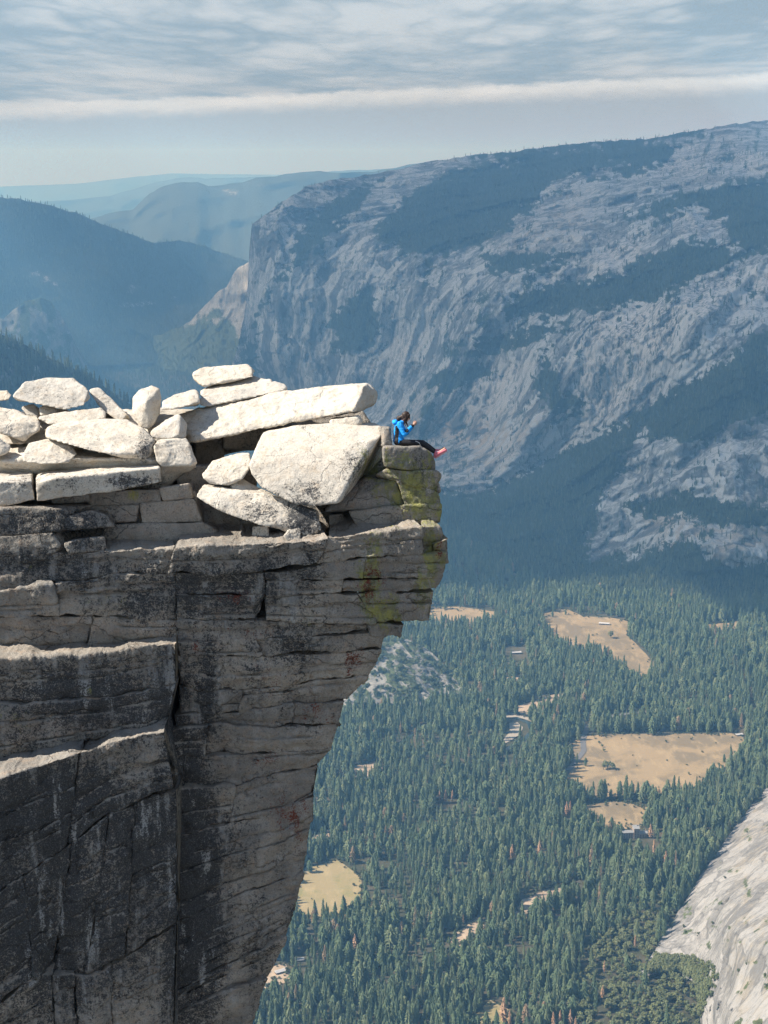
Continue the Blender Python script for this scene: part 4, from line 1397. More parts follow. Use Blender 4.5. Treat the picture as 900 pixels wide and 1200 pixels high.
# the mass of the mountain behind the beds
block('rock_core', [(-60, 655, 36.5), (200, 650, 36.6), (370, 645, 37.0), (300, 900, 37.2), (240, 1150, 37.6), (200, 1290, 38.0), (-60, 1290, 35.2), (-60, 660, 46.0), (180, 650, 47.0), (270, 700, 45.0), (-60, 1290, 45.0), (150, 1290, 46.0)], 170, voxel=.16, mid=.02)
block('rock_core', [(-60, 790, 34.9), (190, 790, 35.6), (190, 1290, 36.4), (-60, 1290, 34.0), (-60, 790, 40), (160, 790, 40), (160, 1290, 40), (-60, 1290, 40)], 171, voxel=.16, mid=.02)
# grey blocks in the recess under the summit slab
block('rock_block', [(-40, 575, 35.6), (230, 575, 35.75), (240, 655, 35.5), (-40, 655, 35.3), (-40, 575, 38), (230, 575, 38), (240, 655, 38), (-40, 655, 38)], 169, voxel=.06)
block('rock_block', [(100, 577, 35.3), (188, 572, 35.4), (190, 592, 35.4), (106, 596, 35.3), (110, 575, 37), (190, 572, 37), (190, 596, 37)], 172)
block('rock_block', [(186, 572, 35.3), (222, 566, 35.5), (226, 584, 35.5), (190, 588, 35.3), (190, 570, 37), (230, 566, 37), (230, 588, 37)], 173)
block('rock_block', [(100, 592, 35.2), (134, 594, 35.25), (162, 592, 35.3), (160, 611, 35.3), (130, 612, 35.2), (110, 610, 35.2), (105, 592, 37), (165, 590, 37), (165, 612, 37)], 174)
block('rock_block', [(164, 590, 35.35), (200, 586, 35.4), (228, 584, 35.5), (238, 612, 35.5), (166, 614, 35.3), (166, 588, 37), (240, 584, 37), (240, 614, 37)], 175)
block('rock_block', [(120, 614, 35.2), (180, 612, 35.3), (236, 612, 35.4), (256, 622, 35.4), (240, 640, 35.25), (150, 643, 35.2), (122, 643, 35.2), (120, 614, 37), (260, 612, 37), (260, 640, 37)], 176)
block('rock_block', [(226, 588, 36.6), (300, 586, 36.7), (392, 584, 37.1), (380, 640, 36.0), (230, 645, 36.0), (226, 590, 38), (380, 600, 38), (380, 640, 38), (230, 645, 38)], 177, voxel=.06)
block('rock_block', [(228, 506, 38.6), (262, 500, 38.6), (262, 560, 38.4), (228, 560, 38.4), (228, 500, 39.8), (262, 500, 39.8), (262, 560, 39.8), (228, 560, 39.8)], 179, voxel=.06)
block('rock_block', [(212, 497, 39.6), (330, 478, 40.0), (425, 482, 39.6), (436, 500, 39.4), (300, 522, 39.2), (225, 540, 39.2), (215, 500, 41), (425, 484, 41), (430, 500, 41), (230, 535, 41)], 202, voxel=.06)
block('rock_block', [(262, 506, 38.3), (312, 500, 38.3), (312, 527, 38.2), (262, 526, 38.2), (262, 500, 39.8), (312, 500, 39.8), (312, 527, 39.8), (262, 527, 39.8)], 180, voxel=.06)
block('rock_block', [(205, 548, 36.4), (300, 540, 36.6), (300, 600, 36.6), (215, 600, 36.4), (205, 548, 38.5), (300, 540, 38.5), (300, 600, 38.5), (215, 600, 38.5)], 178, voxel=.06)

# ledges at the left under the summit slab
block('rock_ledge', [(-30, 598, 34.05), (30, 594, 34.15), (66, 597, 34.2), (74, 606, 34.2), (70, 622, 34.15), (-30, 632, 34.0), (-30, 588, 36), (110, 588, 36), (110, 620, 36), (108, 592, 35.2)], 181, lichen=1)
block('rock_ledge', [(70, 606, 34.25), (108, 596, 34.5), (126, 604, 34.6), (134, 617, 34.55), (100, 620, 34.3), (72, 621, 34.25), (74, 600, 36), (134, 600, 36), (134, 618, 36)], 182)
block('rock_ledge', [(-30, 632, 33.95), (60, 624, 34.1), (70, 640, 34.1), (60, 650, 34.1), (-30, 654, 33.9), (-30, 622, 36), (100, 622, 36), (100, 648, 36)], 183)
block('rock_ledge', [(74, 637, 34.1), (90, 632, 34.2), (122, 629, 34.4), (124, 645, 34.4), (80, 648, 34.1), (80, 628, 36), (126, 628, 36), (126, 646, 36)], 184)
block('rock_ledge', [(60, 582, 35.0), (103, 578, 35.1), (104, 587, 35.1), (60, 590, 35.0), (60, 580, 36.5), (110, 578, 36.5), (110, 590, 36.5)], 185)


def summit(name, pts, sd, **kw):
    return hull_rock(name, pts, CB, sd, parent=cliff, **kw)


# the flat summit slabs the boulders lie on
summit('summit_slab', [(-30, 566, 34.3), (38, 563, 34.4), (41, 586, 34.4), (-30, 602, 34.3), (-30, 545, 36.5), (38, 545, 36.5), (40, 580, 36.5), (-30, 595, 36.5)], 186)
summit('summit_slab', [(42, 566, 34.3), (62, 561, 34.3), (110, 556, 34.6), (150, 552, 34.8), (187, 548, 35.0), (188, 566, 35.0), (140, 572, 34.8), (106, 580, 34.5), (43, 588, 34.3), (46, 545, 36.6), (187, 541, 36.8), (190, 562, 36.8), (46, 580, 36.6)], 187)
summit('summit_slab', [(-30, 541, 35.2), (100, 537, 35.3), (190, 539, 35.6), (230, 546, 36.4), (-30, 492, 39.5), (60, 488, 39.8), (180, 494, 40.0), (215, 500, 39.5), (-30, 575, 39.5), (200, 580, 39.5), (-30, 580, 36.0), (190, 575, 36.2)], 188, voxel=.05, big=.12, mid=.05)

summit('summit_slab', [(-30, 496, 37.4), (60, 482, 38.4), (150, 482, 38.6), (232, 480, 38.8), (236, 506, 37.6), (180, 520, 37.0), (100, 520, 36.6), (-30, 520, 36.4), (-30, 520, 40), (230, 520, 40), (-30, 490, 40), (200, 482, 40)], 189, voxel=.05, big=.1, mid=.04)
# the perch at the end of the nose
block('perch_block', [(449, 524, 35.55), (491, 523, 35.7), (506, 531, 35.8), (511, 544, 35.85), (510, 551, 35.9), (480, 551, 35.6), (453, 547, 35.5), (449, 540, 35.5), (452, 521, 37.2), (500, 522, 37.2), (508, 548, 37.2), (450, 548, 37.2)], 191, bevel=.025, mid=.012)
block('perch_block', [(441, 500, 36.9), (449, 501, 36.2), (457, 501, 36.2), (459, 522, 36.1), (449, 523, 36.0), (442, 524, 36.6), (443, 500, 37.4), (457, 500, 37.0), (459, 522, 37.0)], 192, bevel=.03, voxel=.025, mid=.012, big=.02)
block('perch_block', [(452, 549, 35.7), (480, 552, 35.6), (511, 552, 35.75), (517, 557, 35.9), (512, 566, 35.9), (507, 574, 35.8), (480, 570, 35.65), (466, 562, 35.65), (440, 556, 35.9), (455, 549, 37.2), (512, 552, 37.2), (505, 573, 37.2), (440, 562, 37.2)], 193, mid=.02)
block('perch_block', [(506, 567, 35.95), (514, 566, 36), (516, 577, 36), (506, 576, 35.95), (507, 566, 36.8), (514, 566, 36.8), (514, 577, 36.8)], 194, voxel=.025, bevel=.03, big=.02)
block('perch_block', [(428, 560, 36.3), (464, 562, 35.85), (474, 592, 35.85), (470, 594, 35.85), (380, 600, 36.0), (385, 590, 36.2), (400, 588, 36.3), (430, 556, 37.4), (470, 560, 37.4), (470, 592, 37.4), (390, 600, 37.4)], 195, mid=.02)
block('perch_block', [(464, 561, 35.7), (508, 574, 35.75), (514, 577, 35.85), (517, 592, 35.8), (474, 592, 35.65), (468, 564, 37.2), (512, 577, 37.2), (514, 592, 37.2), (474, 592, 37.2)], 196, mid=.02)
block('perch_block', [(472, 591, 35.6), (518, 590, 35.75), (516, 612, 35.75), (472, 615, 35.55), (472, 591, 37.2), (514, 590, 37.2), (512, 612, 37.2), (472, 614, 37.2)], 197, mid=.02)
block('perch_block', [(408, 599, 35.9), (474, 592, 35.62), (474, 614, 35.6), (420, 621, 35.7), (412, 606, 35.9), (412, 598, 37.4), (474, 591, 37.4), (474, 615, 37.4), (422, 620, 37.4)], 198, mid=.02)
block('rock_block', [(422, 526, 38.4), (462, 526, 38.4), (462, 580, 38.0), (415, 580, 38.0), (422, 526, 39.8), (462, 526, 39.8), (462, 580, 39.8), (415, 580, 39.8)], 201, voxel=.05)
block('rock_block', [(376, 598, 37.0), (425, 598, 37.0), (425, 632, 36.9), (376, 632, 36.9), (376, 598, 38.4), (420, 598, 38.4), (420, 632, 38.4), (376, 632, 38.4)], 199)
block('rock_block', [(385, 604, 36.1), (402, 602, 36.3), (404, 626, 36.1), (386, 628, 36.0), (386, 604, 36.8), (402, 602, 36.8), (402, 628, 36.8)], 200, voxel=.03)

# ------------------------------------------------------------------ boulders lying loose on top
def boulder(pts, sd, label, **kw):
    name = kw.pop('name', 'boulder')
    cat = kw.pop('cat', 'boulder')
    kw.setdefault('cuts', 5)
    o = hull_rock(name, pts, CB, sd, **kw)
    return tag(o, label, cat, 'loose granite boulders on the summit')


boulder([(222, 519, 36.9), (216, 505, 37.2), (345, 489, 37.0), (414, 482, 36.95), (421, 468, 37.25), (427, 452, 37.8), (430, 478, 38.5), (442, 471, 38.8), (443, 460, 38.9), (431, 449, 39.0), (345, 457, 38.2), (250, 473, 38.2), (215, 487, 37.8), (207, 486, 38.1), (225, 500, 39.2), (428, 466, 38.9), (300, 500, 39.2)], 301,
        'longest pale slab on top, jutting out to the right above the big white boulder', cat='rock slab', name='rock_slab', bevel=.06, mid=.035)
boulder([(291, 545, 35.45), (294, 556, 35.3), (306, 571, 35.1), (325, 579, 35.05), (346, 591, 34.9), (370, 593, 34.9), (396, 589, 34.95), (415, 551, 35.4), (432, 518, 36.0), (447, 511, 36.25), (448, 500, 36.8), (400, 500, 36.65), (385, 496, 36.7), (357, 498, 36.6), (307, 508, 36.3), (449, 534, 38.4), (430, 553, 38.1), (412, 576, 37.6), (320, 501, 37.9), (400, 494, 38.2), (440, 496, 38.3), (340, 560, 37.0)], 302,
        'biggest white boulder, a huge smooth block below the jutting slab', bevel=.06, voxel=.032, mid=.008, big=.03, fine=.002, flake=.014, cuts=0)
boulder([(14, 464, 37.3), (30, 446, 38.0), (55, 442, 38.3), (85, 443, 38.3), (102, 455, 37.9), (107, 468, 37.6), (100, 475, 37.3), (78, 480, 37.1), (40, 473, 37.1), (17, 469, 37.2), (20, 462, 38.6), (100, 462, 38.7), (75, 474, 38.8), (40, 470, 38.8)], 303, 'rounded boulder with a dark hollow, highest at the left of the pile', cuts=4, big=.08)
boulder([(-14, 459, 38.2), (8, 457, 38.4), (14, 463, 38.2), (10, 469, 38), (-14, 471, 38), (-10, 458, 39), (10, 460, 39)], 304, 'small rock cut by the left edge of the photo beside the hollowed boulder', voxel=.025, big=.03)
boulder([(42, 490, 36.7), (75, 483, 37.1), (118, 479, 37.4), (124, 484, 37.3), (124, 491, 37.0), (95, 495, 36.7), (50, 498, 36.5), (60, 484, 38), (122, 482, 38.2), (110, 490, 38.2)], 305, 'flat layered slab wedged between the hollowed boulder and the long white slab', name='rock_slab', cat='rock slab')
boulder([(49, 505, 35.7), (60, 498, 36.2), (95, 493, 36.6), (150, 491, 36.8), (166, 501, 36.4), (181, 516, 36.0), (184, 534, 35.9), (165, 539, 35.4), (158, 532, 35.25), (115, 531, 35.1), (80, 521, 35.2), (52, 512, 35.5), (70, 510, 37.2), (170, 505, 37.4), (180, 530, 37.2), (160, 509, 36.0)], 306,
        'broad white slab with a shaded lichen-dark right end, in the middle of the left pile', name='rock_slab', cat='rock slab', big=.06)
boulder([(-14, 474, 37.0), (20, 481, 37.0), (46, 494, 36.6), (47, 504, 36.4), (28, 518, 36.0), (20, 513, 35.9), (0, 508, 35.8), (-14, 500, 35.8), (-14, 480, 38), (30, 488, 38), (40, 505, 37.6)], 307, 'large pale boulder with a pitted right end at the left edge of the photo', cuts=3)
boulder([(27, 531, 35.1), (34, 519, 35.5), (60, 515, 35.7), (76, 516, 35.7), (91, 532, 35.4), (80, 543, 35.0), (50, 544, 34.9), (27, 541, 34.95), (40, 520, 36.2), (84, 524, 36.3), (80, 540, 36.2)], 308, 'small rough rock standing alone on the flat summit slab', cuts=3, voxel=.028)
boulder([(104, 457, 38.3), (115, 454, 38.5), (131, 467, 38.2), (153, 490, 37.7), (140, 494, 37.5), (120, 481, 37.8), (108, 465, 38.1), (112, 456, 39), (150, 490, 38.6), (125, 480, 39)], 309, 'tilted narrow slab leaning right behind the hollowed boulder', name='rock_slab', cat='rock slab')
boulder([(155, 484, 37.4), (156, 466, 37.7), (165, 455, 37.9), (178, 451, 38.0), (187, 455, 37.9), (190, 468, 37.7), (187, 485, 37.5), (181, 495, 37.3), (175, 503, 37.2), (165, 501, 37.2), (160, 470, 38.3), (182, 465, 38.4), (175, 492, 38.2), (172, 470, 37.3)], 310, 'egg-shaped boulder standing upright on its narrow end', bevel=.12, big=.03, mid=.012)
boulder([(177, 506, 36.4), (195, 492, 36.7), (209, 486, 36.9), (211, 489, 36.6), (218, 497, 36.8), (218, 513, 36.4), (205, 515, 36.2), (177, 513, 36.2), (185, 500, 37.4), (215, 495, 37.4), (215, 512, 37.3), (209, 512, 36.2)], 311, 'pointed wedge-shaped rock between the upright egg boulder and the longest slab', voxel=.028)
boulder([(180, 524, 35.7), (186, 516, 36.0), (208, 513, 36.2), (219, 514, 36.3), (231, 543, 35.9), (226, 546, 35.7), (190, 547, 35.5), (183, 540, 35.5), (188, 518, 37), (218, 516, 37), (228, 543, 36.8), (190, 545, 36.8)], 312, 'squared block half in shade below the pointed wedge', voxel=.028)
boulder([(226, 438, 39.0), (240, 431, 39.3), (265, 429, 39.4), (290, 427, 39.4), (300, 434, 39.2), (296, 442, 38.9), (265, 447, 38.7), (235, 454, 38.6), (228, 448, 38.8), (235, 440, 39.9), (295, 436, 39.9), (240, 450, 39.8)], 313, 'flat-topped slab capping the whole pile', name='rock_slab', cat='rock slab', big=.03)
boulder([(189, 480, 37.0), (191, 470, 37.4), (205, 462, 37.7), (228, 456, 37.9), (232, 459, 37.8), (234, 472, 37.3), (215, 477, 37.0), (200, 480, 36.9), (200, 468, 38.6), (232, 462, 38.6), (232, 474, 38.6)], 314, 'left half of the split slab under the capping slab', name='rock_slab', cat='rock slab')
boulder([(233, 459, 38.5), (250, 454, 38.9), (295, 441, 39.4), (318, 445, 39.0), (320, 450, 38.8), (280, 461, 38.4), (235, 466, 38.2), (240, 455, 39.8), (315, 446, 39.8), (300, 455, 39.8)], 315, 'upper of two thin slabs under the capping slab', name='rock_slab', cat='rock slab', bevel=.03, big=.03)
boulder([(234, 467, 38.1), (280, 461, 38.3), (322, 447, 38.8), (334, 450, 38.7), (337, 457, 38.4), (300, 465, 38.1), (240, 477, 37.8), (234, 474, 37.9), (240, 466, 39.4), (334, 452, 39.4), (300, 466, 39.4)], 316, 'lower of two thin slabs under the capping slab', name='rock_slab', cat='rock slab', bevel=.03, big=.03)
boulder([(235, 557, 35.5), (250, 540, 35.9), (280, 531, 36.1), (292, 531, 36.1), (294, 546, 35.8), (285, 561, 35.5), (268, 569, 35.35), (245, 569, 35.35), (238, 562, 35.4), (255, 542, 36.6), (292, 538, 36.6), (270, 565, 36.4)], 317, 'stone with an ochre underside tucked in left of the biggest white boulder', voxel=.028, bevel=.08)
boulder([(226, 573, 35.2), (240, 568, 35.5), (262, 572, 35.4), (310, 578, 35.3), (340, 595, 35.1), (372, 598, 35.1), (375, 620, 34.9), (364, 631, 34.8), (340, 616, 34.7), (300, 615, 34.7), (262, 601, 34.8), (240, 591, 34.9), (229, 582, 35.0), (240, 572, 36.3), (370, 600, 36.3), (360, 625, 36.0)], 318, 'long leaning slab with dark lichen end under the biggest white boulder', name='rock_slab', cat='rock slab', big=.07)
boulder([(268, 572, 35.5), (275, 563, 35.7), (286, 562, 35.8), (312, 575, 35.6), (342, 594, 35.3), (330, 594, 35.2), (300, 584, 35.25), (280, 562, 36.3), (340, 592, 36.0)], 319, 'narrow ridge of rock between the ochre stone and the leaning slab', voxel=.028)
boulder([(330, 629, 34.5), (338, 620, 34.7), (346, 616, 34.8), (353, 620, 34.7), (352, 634, 34.6), (336, 635, 34.5), (340, 620, 35.1), (352, 624, 35.1), (348, 634, 35)], 320, 'smallest pale stone, lying on the ledge below the leaning slab', voxel=.02, bevel=.03, big=.02, mid=.015)
boulder([(296, 617, 35.0), (314, 617, 35.0), (316, 634, 34.9), (296, 636, 34.9), (298, 617, 35.4), (314, 617, 35.4), (315, 634, 35.4), (298, 634, 35.4)], 321, 'little square stone propping up the leaning slab', voxel=.022, bevel=.03, big=.02)
boulder([(385, 492, 36.9), (420, 488, 37.0), (424, 497, 36.9), (424, 500, 36.9), (388, 502, 36.8), (390, 490, 37.8), (422, 488, 37.8), (422, 500, 37.8)], 322, 'shaded block filling the gap between the jutting slab and the biggest white boulder', voxel=.03)
boulder([(404, 489, 37.1), (423, 490, 37.2), (425, 500, 37.2), (404, 500, 37.1), (405, 488, 37.9), (423, 490, 37.9), (423, 500, 37.9)], 323, 'small dark grey block at the right end of the gap below the jutting slab', voxel=.028)
boulder([(-14, 508, 35.3), (0, 515, 35.4), (12, 522, 35.4), (10, 530, 35.2), (-14, 538, 35.0), (-14, 510, 36), (8, 520, 36), (5, 530, 36)], 324, 'low stone half out of frame on the left edge of the summit slab', voxel=.03)
boulder([(24, 478, 37.4), (40, 474, 37.6), (48, 480, 37.5), (44, 490, 37.2), (30, 486, 37.2), (34, 474, 38), (46, 480, 38)], 325, 'small warm-coloured stone under the left side of the hollowed boulder', voxel=.025, bevel=.03, big=.02)
boulder([(46, 478, 37.3), (60, 475, 37.5), (68, 482, 37.4), (64, 486, 37.3), (48, 488, 37.1), (50, 476, 38), (66, 480, 38)], 326, 'small warm-coloured stone under the middle of the hollowed boulder', voxel=.025, bevel=.03, big=.02)

# ------------------------------------------------------------------ the woman sitting on the perch
def cap_mesh(bm, p0, p1, r0, r1, seg=12):
    p0, p1 = Vector(p0), Vector(p1)
    d = (p1 - p0)
    q = d.to_track_quat('Z', 'Y')
    rings = []
    L = d.length
    for a in np.linspace(-90, 0, 5):
        rings.append((-0 + r0 * math.sin(R(a)), r0 * math.cos(R(a))))
    for a in np.linspace(0, 90, 5):
        rings.append((L + r1 * math.sin(R(a)), r1 * math.cos(R(a))))
    vs = []
    for z, r in rings:
        vs.append([bm.verts.new(p0 + q @ Vector((max(r, 1e-4) * math.cos(i * math.tau / seg), max(r, 1e-4) * math.sin(i * math.tau / seg), z))) for i in range(seg)])
    for a, b in zip(vs[:-1], vs[1:]):
        for i in range(seg):
            bm.faces.new((a[i], a[(i + 1) % seg], b[(i + 1) % seg], b[i]))
    bm.faces.new(vs[0][::-1])
    bm.faces.new(vs[-1])


def ell_mesh(bm, c, rad, rot=None):
    r = bmesh.ops.create_uvsphere(bm, u_segments=16, v_segments=10, radius=1.0)
    for v in r['verts']:
        p = Vector((v.co.x * rad[0], v.co.y * rad[1], v.co.z * rad[2]))
        if rot is not None:
            p = rot @ p
        v.co = p + Vector(c)


def union(name, shapes, mats, voxel=0.012, smooth=4, parent=None, origin=None):
    """one continuous skin round a set of tapered limbs and rounded masses"""
    bm = bmesh.new()
    for sh in shapes:
        if sh[0] == 'c':
            cap_mesh(bm, *sh[1:])
        else:
            ell_mesh(bm, *sh[1:])
    me = bpy.data.meshes.new(name)
    bm.to_mesh(me)
    bm.free()
    t = bpy.data.objects.new('tmp', me)
    COL.objects.link(t)
    md = t.modifiers.new('r', 'REMESH')
    md.mode = 'VOXEL'
    md.voxel_size = voxel
    sm = t.modifiers.new('s', 'SMOOTH')
    sm.factor = 0.5
    sm.iterations = smooth
    me2 = bpy.data.meshes.new_from_object(t.evaluated_get(bpy.context.evaluated_depsgraph_get()))
    bpy.data.objects.remove(t)
    bpy.data.meshes.remove(me)
    me2.name = name
    n = len(me2.vertices) * 3
    V = np.zeros(n, np.float32)
    me2.vertices.foreach_get('co', V)
    V = V.reshape(-1, 3) - np.array(origin)
    set_co(me2, V)
    me2.polygons.foreach_set('use_smooth', np.ones(len(me2.polygons), bool))
    me2.materials.clear()
    for m in mats:
        me2.materials.append(m)
    o = bpy.data.objects.new(name, me2)
    COL.objects.link(o)
    if parent is not None:
        o.parent = parent
    else:
        o.location = origin
    return o


def cloth(name, col, rough=0.75):
    m, g = new_mat(name)
    p = g.n('ShaderNodeNewGeometry').outputs['Position']
    n = g.noise(p, 22.0, 3.0, 0.6)
    c = g.mix(g.step(n, 0.3, 0.7), tuple(x * 0.8 for x in col), tuple(x * 1.15 for x in col))
    finish(g, c, rough, n, 0.35, 0.02, 0.3)
    return m


SKIN = plain('skin', (0.52, 0.30, 0.21), 0.55)
BLUE = cloth('blue_fleece', (0.012, 0.30, 0.78))
BLACK = cloth('black_cloth', (0.012, 0.012, 0.014))
LEG = cloth('black_leggings', (0.018, 0.018, 0.021), 0.6)
HAIR = cloth('brown_hair', (0.035, 0.020, 0.014), 0.5)
PINK = cloth('pink_shoe', (0.70, 0.20, 0.24), 0.7)
SOLE = plain('pale_pink_sole', (0.72, 0.42, 0.42))
WHITE = plain('reflective_piping', (0.7, 0.7, 0.7))

PY0 = 36.28
pp_ = lambda x, y, d=0.0: tuple(at(x, y, PY0 + d))
org = np.array(pp_(467, 522.0))
hd = np.array(pp_(475.9, 488.2))
hrot = Vector((0.5, 0, -0.22)).to_track_quat('X', 'Z')          # face looks down and to the right
HV_ = lambda x, y, z: tuple(hd + np.array(hrot @ Vector((x, y, z))))


def hand(wrist, tip, side):
    """palm, four curled fingers of unequal length, and a thumb"""
    w, t = Vector(wrist), Vector(tip)
    d = (t - w).normalized()
    sdir = Vector((0, 1, 0))
    up = d.cross(sdir).normalized()
    out = [('c', w, w + d * .045, .024, .030), ('e', w + d * .06, (.036, .020, .036), None)]
    for k, L in enumerate((.030, .037, .034, .026)):
        b = w + d * .075 + up * (.026 - .0175 * k)
        m1 = b + d * L + sdir * side * .004
        m2 = m1 + d * L * .25 + sdir * side * .026
        m3 = m2 - d * L * .5 + sdir * side * .014
        out += [('c', b, m1, .0098, .009), ('c', m1, m2, .009, .0083), ('c', m2, m3, .0083, .0075)]
    tb = w + d * .03 + up * .030
    out += [('c', tb, tb + d * .032 + up * .022, .0115, .0105), ('c', tb + d * .032 + up * .022, tb + d * .06 + up * .020 + sdir * side * .014, .0105, .009)]
    return out


wr1, tp1 = pp_(484.6, 497.6, -.13), pp_(489.5, 493.0, -.05)
wr2, tp2 = pp_(484.2, 499.0, .16), pp_(489.2, 493.6, .08)
sh1, sh2 = pp_(468.4, 496.8, -.17), pp_(468.6, 496.8, .18)
el1, el2 = pp_(474.0, 509.0, -.24), pp_(475.5, 508.0, .25)
pel = pp_(467.3, 517.3)
body = [('e', pel, (.125, .165, .11)), ('c', pel, pp_(467.2, 509), .105, .10), ('c', pp_(467.2, 509), pp_(468.3, 500.5), .10, .105), ('e', pp_(468.3, 500.0), (.105, .165, .12)),
        ('c', pp_(469.4, 496.4), pp_(473.2, 491.6), .055, .052), ('e', tuple(hd), (.092, .072, .108), hrot),
        ('e', HV_(.062, 0, -.075), (.040, .042, .034), hrot), ('c', HV_(.085, 0, .015), HV_(.112, 0, -.028), .010, .017), ('e', HV_(.088, 0, -.062), (.012, .026, .008), hrot),
        ('e', HV_(.076, -.032, .012), (.014, .016, .011), hrot), ('e', HV_(.076, .032, .012), (.014, .016, .011), hrot), ('e', HV_(0, -.074, -.012), (.022, .010, .030), hrot), ('e', HV_(0, .074, -.012), (.022, .010, .030), hrot),
        ('c', sh1, el1, .045, .037), ('c', el1, wr1, .037, .025), ('c', sh2, el2, .045, .037), ('c', el2, wr2, .037, .025)]
body += hand(wr1, tp1, 1) + hand(wr2, tp2, -1)
kn1, kn2 = pp_(494.2, 519.0, -.11), pp_(495.2, 518.4, .12)
an1, an2 = pp_(509.6, 530.6, -.09), pp_(510.4, 528.4, .12)
hip1, hip2 = pp_(468.0, 518.6, -.09), pp_(468.0, 518.6, .09)
for h_, k_, a_ in ((hip1, kn1, an1), (hip2, kn2, an2)):
    body += [('c', h_, k_, .075, .052), ('c', k_, a_, .052, .034)]
toe1, toe2 = pp_(521.2, 525.6, -.13), pp_(520.6, 524.6, .14)
for a_, t_ in ((an1, toe1), (an2, toe2)):
    a_, t_ = np.array(a_), np.array(t_)
    body += [('c', tuple(a_), tuple(a_ + (t_ - a_) * .35 + np.array([.02, 0, -.03])), .034, .034), ('c', tuple(a_ + np.array([.01, 0, -.05])), tuple(t_), .034, .026)]
person = union('person', body, [SKIN], .0085, 3, None, org)
tag(person, 'woman in a bright blue jacket sitting on the tip of the overhang, hands at face', 'person')

# jacket
jk = [('e', pp_(467.2, 516.2), (.142, .185, .115)), ('c', pp_(467.2, 514), pp_(467.0, 508), .132, .125), ('c', pp_(467.0, 508), pp_(468.2, 500.5), .125, .125), ('e', pp_(468.2, 499.6), (.122, .190, .125)),
      ('c', pp_(468.9, 498), pp_(471.4, 495.0), .085, .072),
      ('e', pp_(463.2, 494.6), (.075, .115, .062)), ('c', pp_(463.6, 495.6), pp_(467.5, 497.5), .065, .08),
      ('c', sh1, el1, .072, .060), ('c', el1, tuple(np.array(el1) * .12 + np.array(wr1) * .88), .060, .040), ('c', sh2, el2, .072, .060), ('c', el2, tuple(np.array(el2) * .12 + np.array(wr2) * .88), .060, .040)]
jacket = union('jacket', jk, [BLUE, BLACK], .012, 3, person, org)
me = jacket.data
for ob_, am_ in ((jacket, .010),):
    cv = np.zeros(len(ob_.data.vertices) * 3, np.float32); ob_.data.vertices.foreach_get('co', cv); cv = cv.reshape(-1, 3).astype(float)
    set_co(ob_.data, cv + vert_normals(ob_.data) * (am_ * fbm(cv / np.array([.09, .09, .05]), 3, 5, ridged=True))[:, None])
cen = np.zeros(len(me.polygons) * 3, np.float32)
me.polygons.foreach_get('center', cen)
cen = cen.reshape(-1, 3) + org
cx, cy = proj(cen)
arm = np.zeros(len(cen), bool)
dw = np.minimum(np.linalg.norm(cen - np.array(wr1), axis=1), np.linalg.norm(cen - np.array(wr2), axis=1))


def seg_d(p, a, b):
    a, b = np.array(a), np.array(b)
    t = np.clip(((p - a) @ (b - a)) / ((b - a) @ (b - a)), 0, 1)
    return np.linalg.norm(p - a - t[:, None] * (b - a), axis=1)


on_arm = np.minimum.reduce([seg_d(cen, sh1, el1), seg_d(cen, el1, wr1), seg_d(cen, sh2, el2), seg_d(cen, el2, wr2)]) < .082
panel = (~on_arm) & (np.abs(cx - (464.2 + (522 - cy) * .06)) < 2.3) & (cy > 499)
hem = (cy > 516.5) & (~on_arm) & (cx > 468)
elbow = (np.minimum(np.linalg.norm(cen - (np.array(el1) + np.array([.05, 0, .10])), axis=1), np.linalg.norm(cen - (np.array(el2) + np.array([.05, 0, .10])), axis=1)) < .06)
idx = (panel | hem | (dw < .085) | elbow).astype(np.int32)
me.polygons.foreach_set('material_index', idx)
# leggings
lg = [('e', pp_(467.6, 518.4), (.135, .175, .085))]
for h_, k_, a_ in ((hip1, kn1, an1), (hip2, kn2, an2)):
    k0 = tuple(np.array(k_))
    lg += [('c', h_, k0, .088, .064), ('c', k0, tuple(np.array(k_) * .45 + np.array(a_) * .55), .064, .060), ('c', tuple(np.array(k_) * .45 + np.array(a_) * .55), tuple(np.array(k_) * .06 + np.array(a_) * .94), .060, .041)]
leg = union('leggings', lg, [LEG], .012, 3, person, org)
pb = [('c', pp_(487.0, 516.9, -.19), pp_(491.0, 518.6, -.205), .007, .007), ('c', pp_(491.0, 518.6, -.205), pp_(492.6, 521.6, -.185), .007, .006)]
union('reflective_stripe', pb, [WHITE], .004, 0, leg, org)
# hair: cap, loose strands and bunched tail
hr = [('e', HV_(-.022, 0, .022), (.105, .092, .112), hrot), ('e', HV_(-.045, 0, -.04), (.075, .080, .085), hrot), ('c', HV_(.035, -.066, .07), HV_(.055, -.070, -.075), .026, .014), ('c', HV_(.035, .066, .07), HV_(.055, .070, -.075), .026, .014),
      ('c', HV_(.055, -.045, .085), HV_(.088, -.052, .0), .022, .012), ('c', HV_(.0, -.076, .0), HV_(.02, -.080, -.12), .026, .012),
      ('e', pp_(467.4, 490.2, .02), (.062, .060, .070)), ('c', pp_(468.4, 489.6), pp_(472.5, 487.6), .045, .06), ('c', pp_(466.6, 491.5), pp_(465.6, 494.2), .045, .022), ('c', pp_(475.2, 493.0, -.07), pp_(478.2, 500.0, -.09), .030, .012), ('c', pp_(473.6, 492, -.08), pp_(475.0, 499.5, -.13), .026, .010)]
union('hair', hr, [HAIR], .0085, 2, person, org)
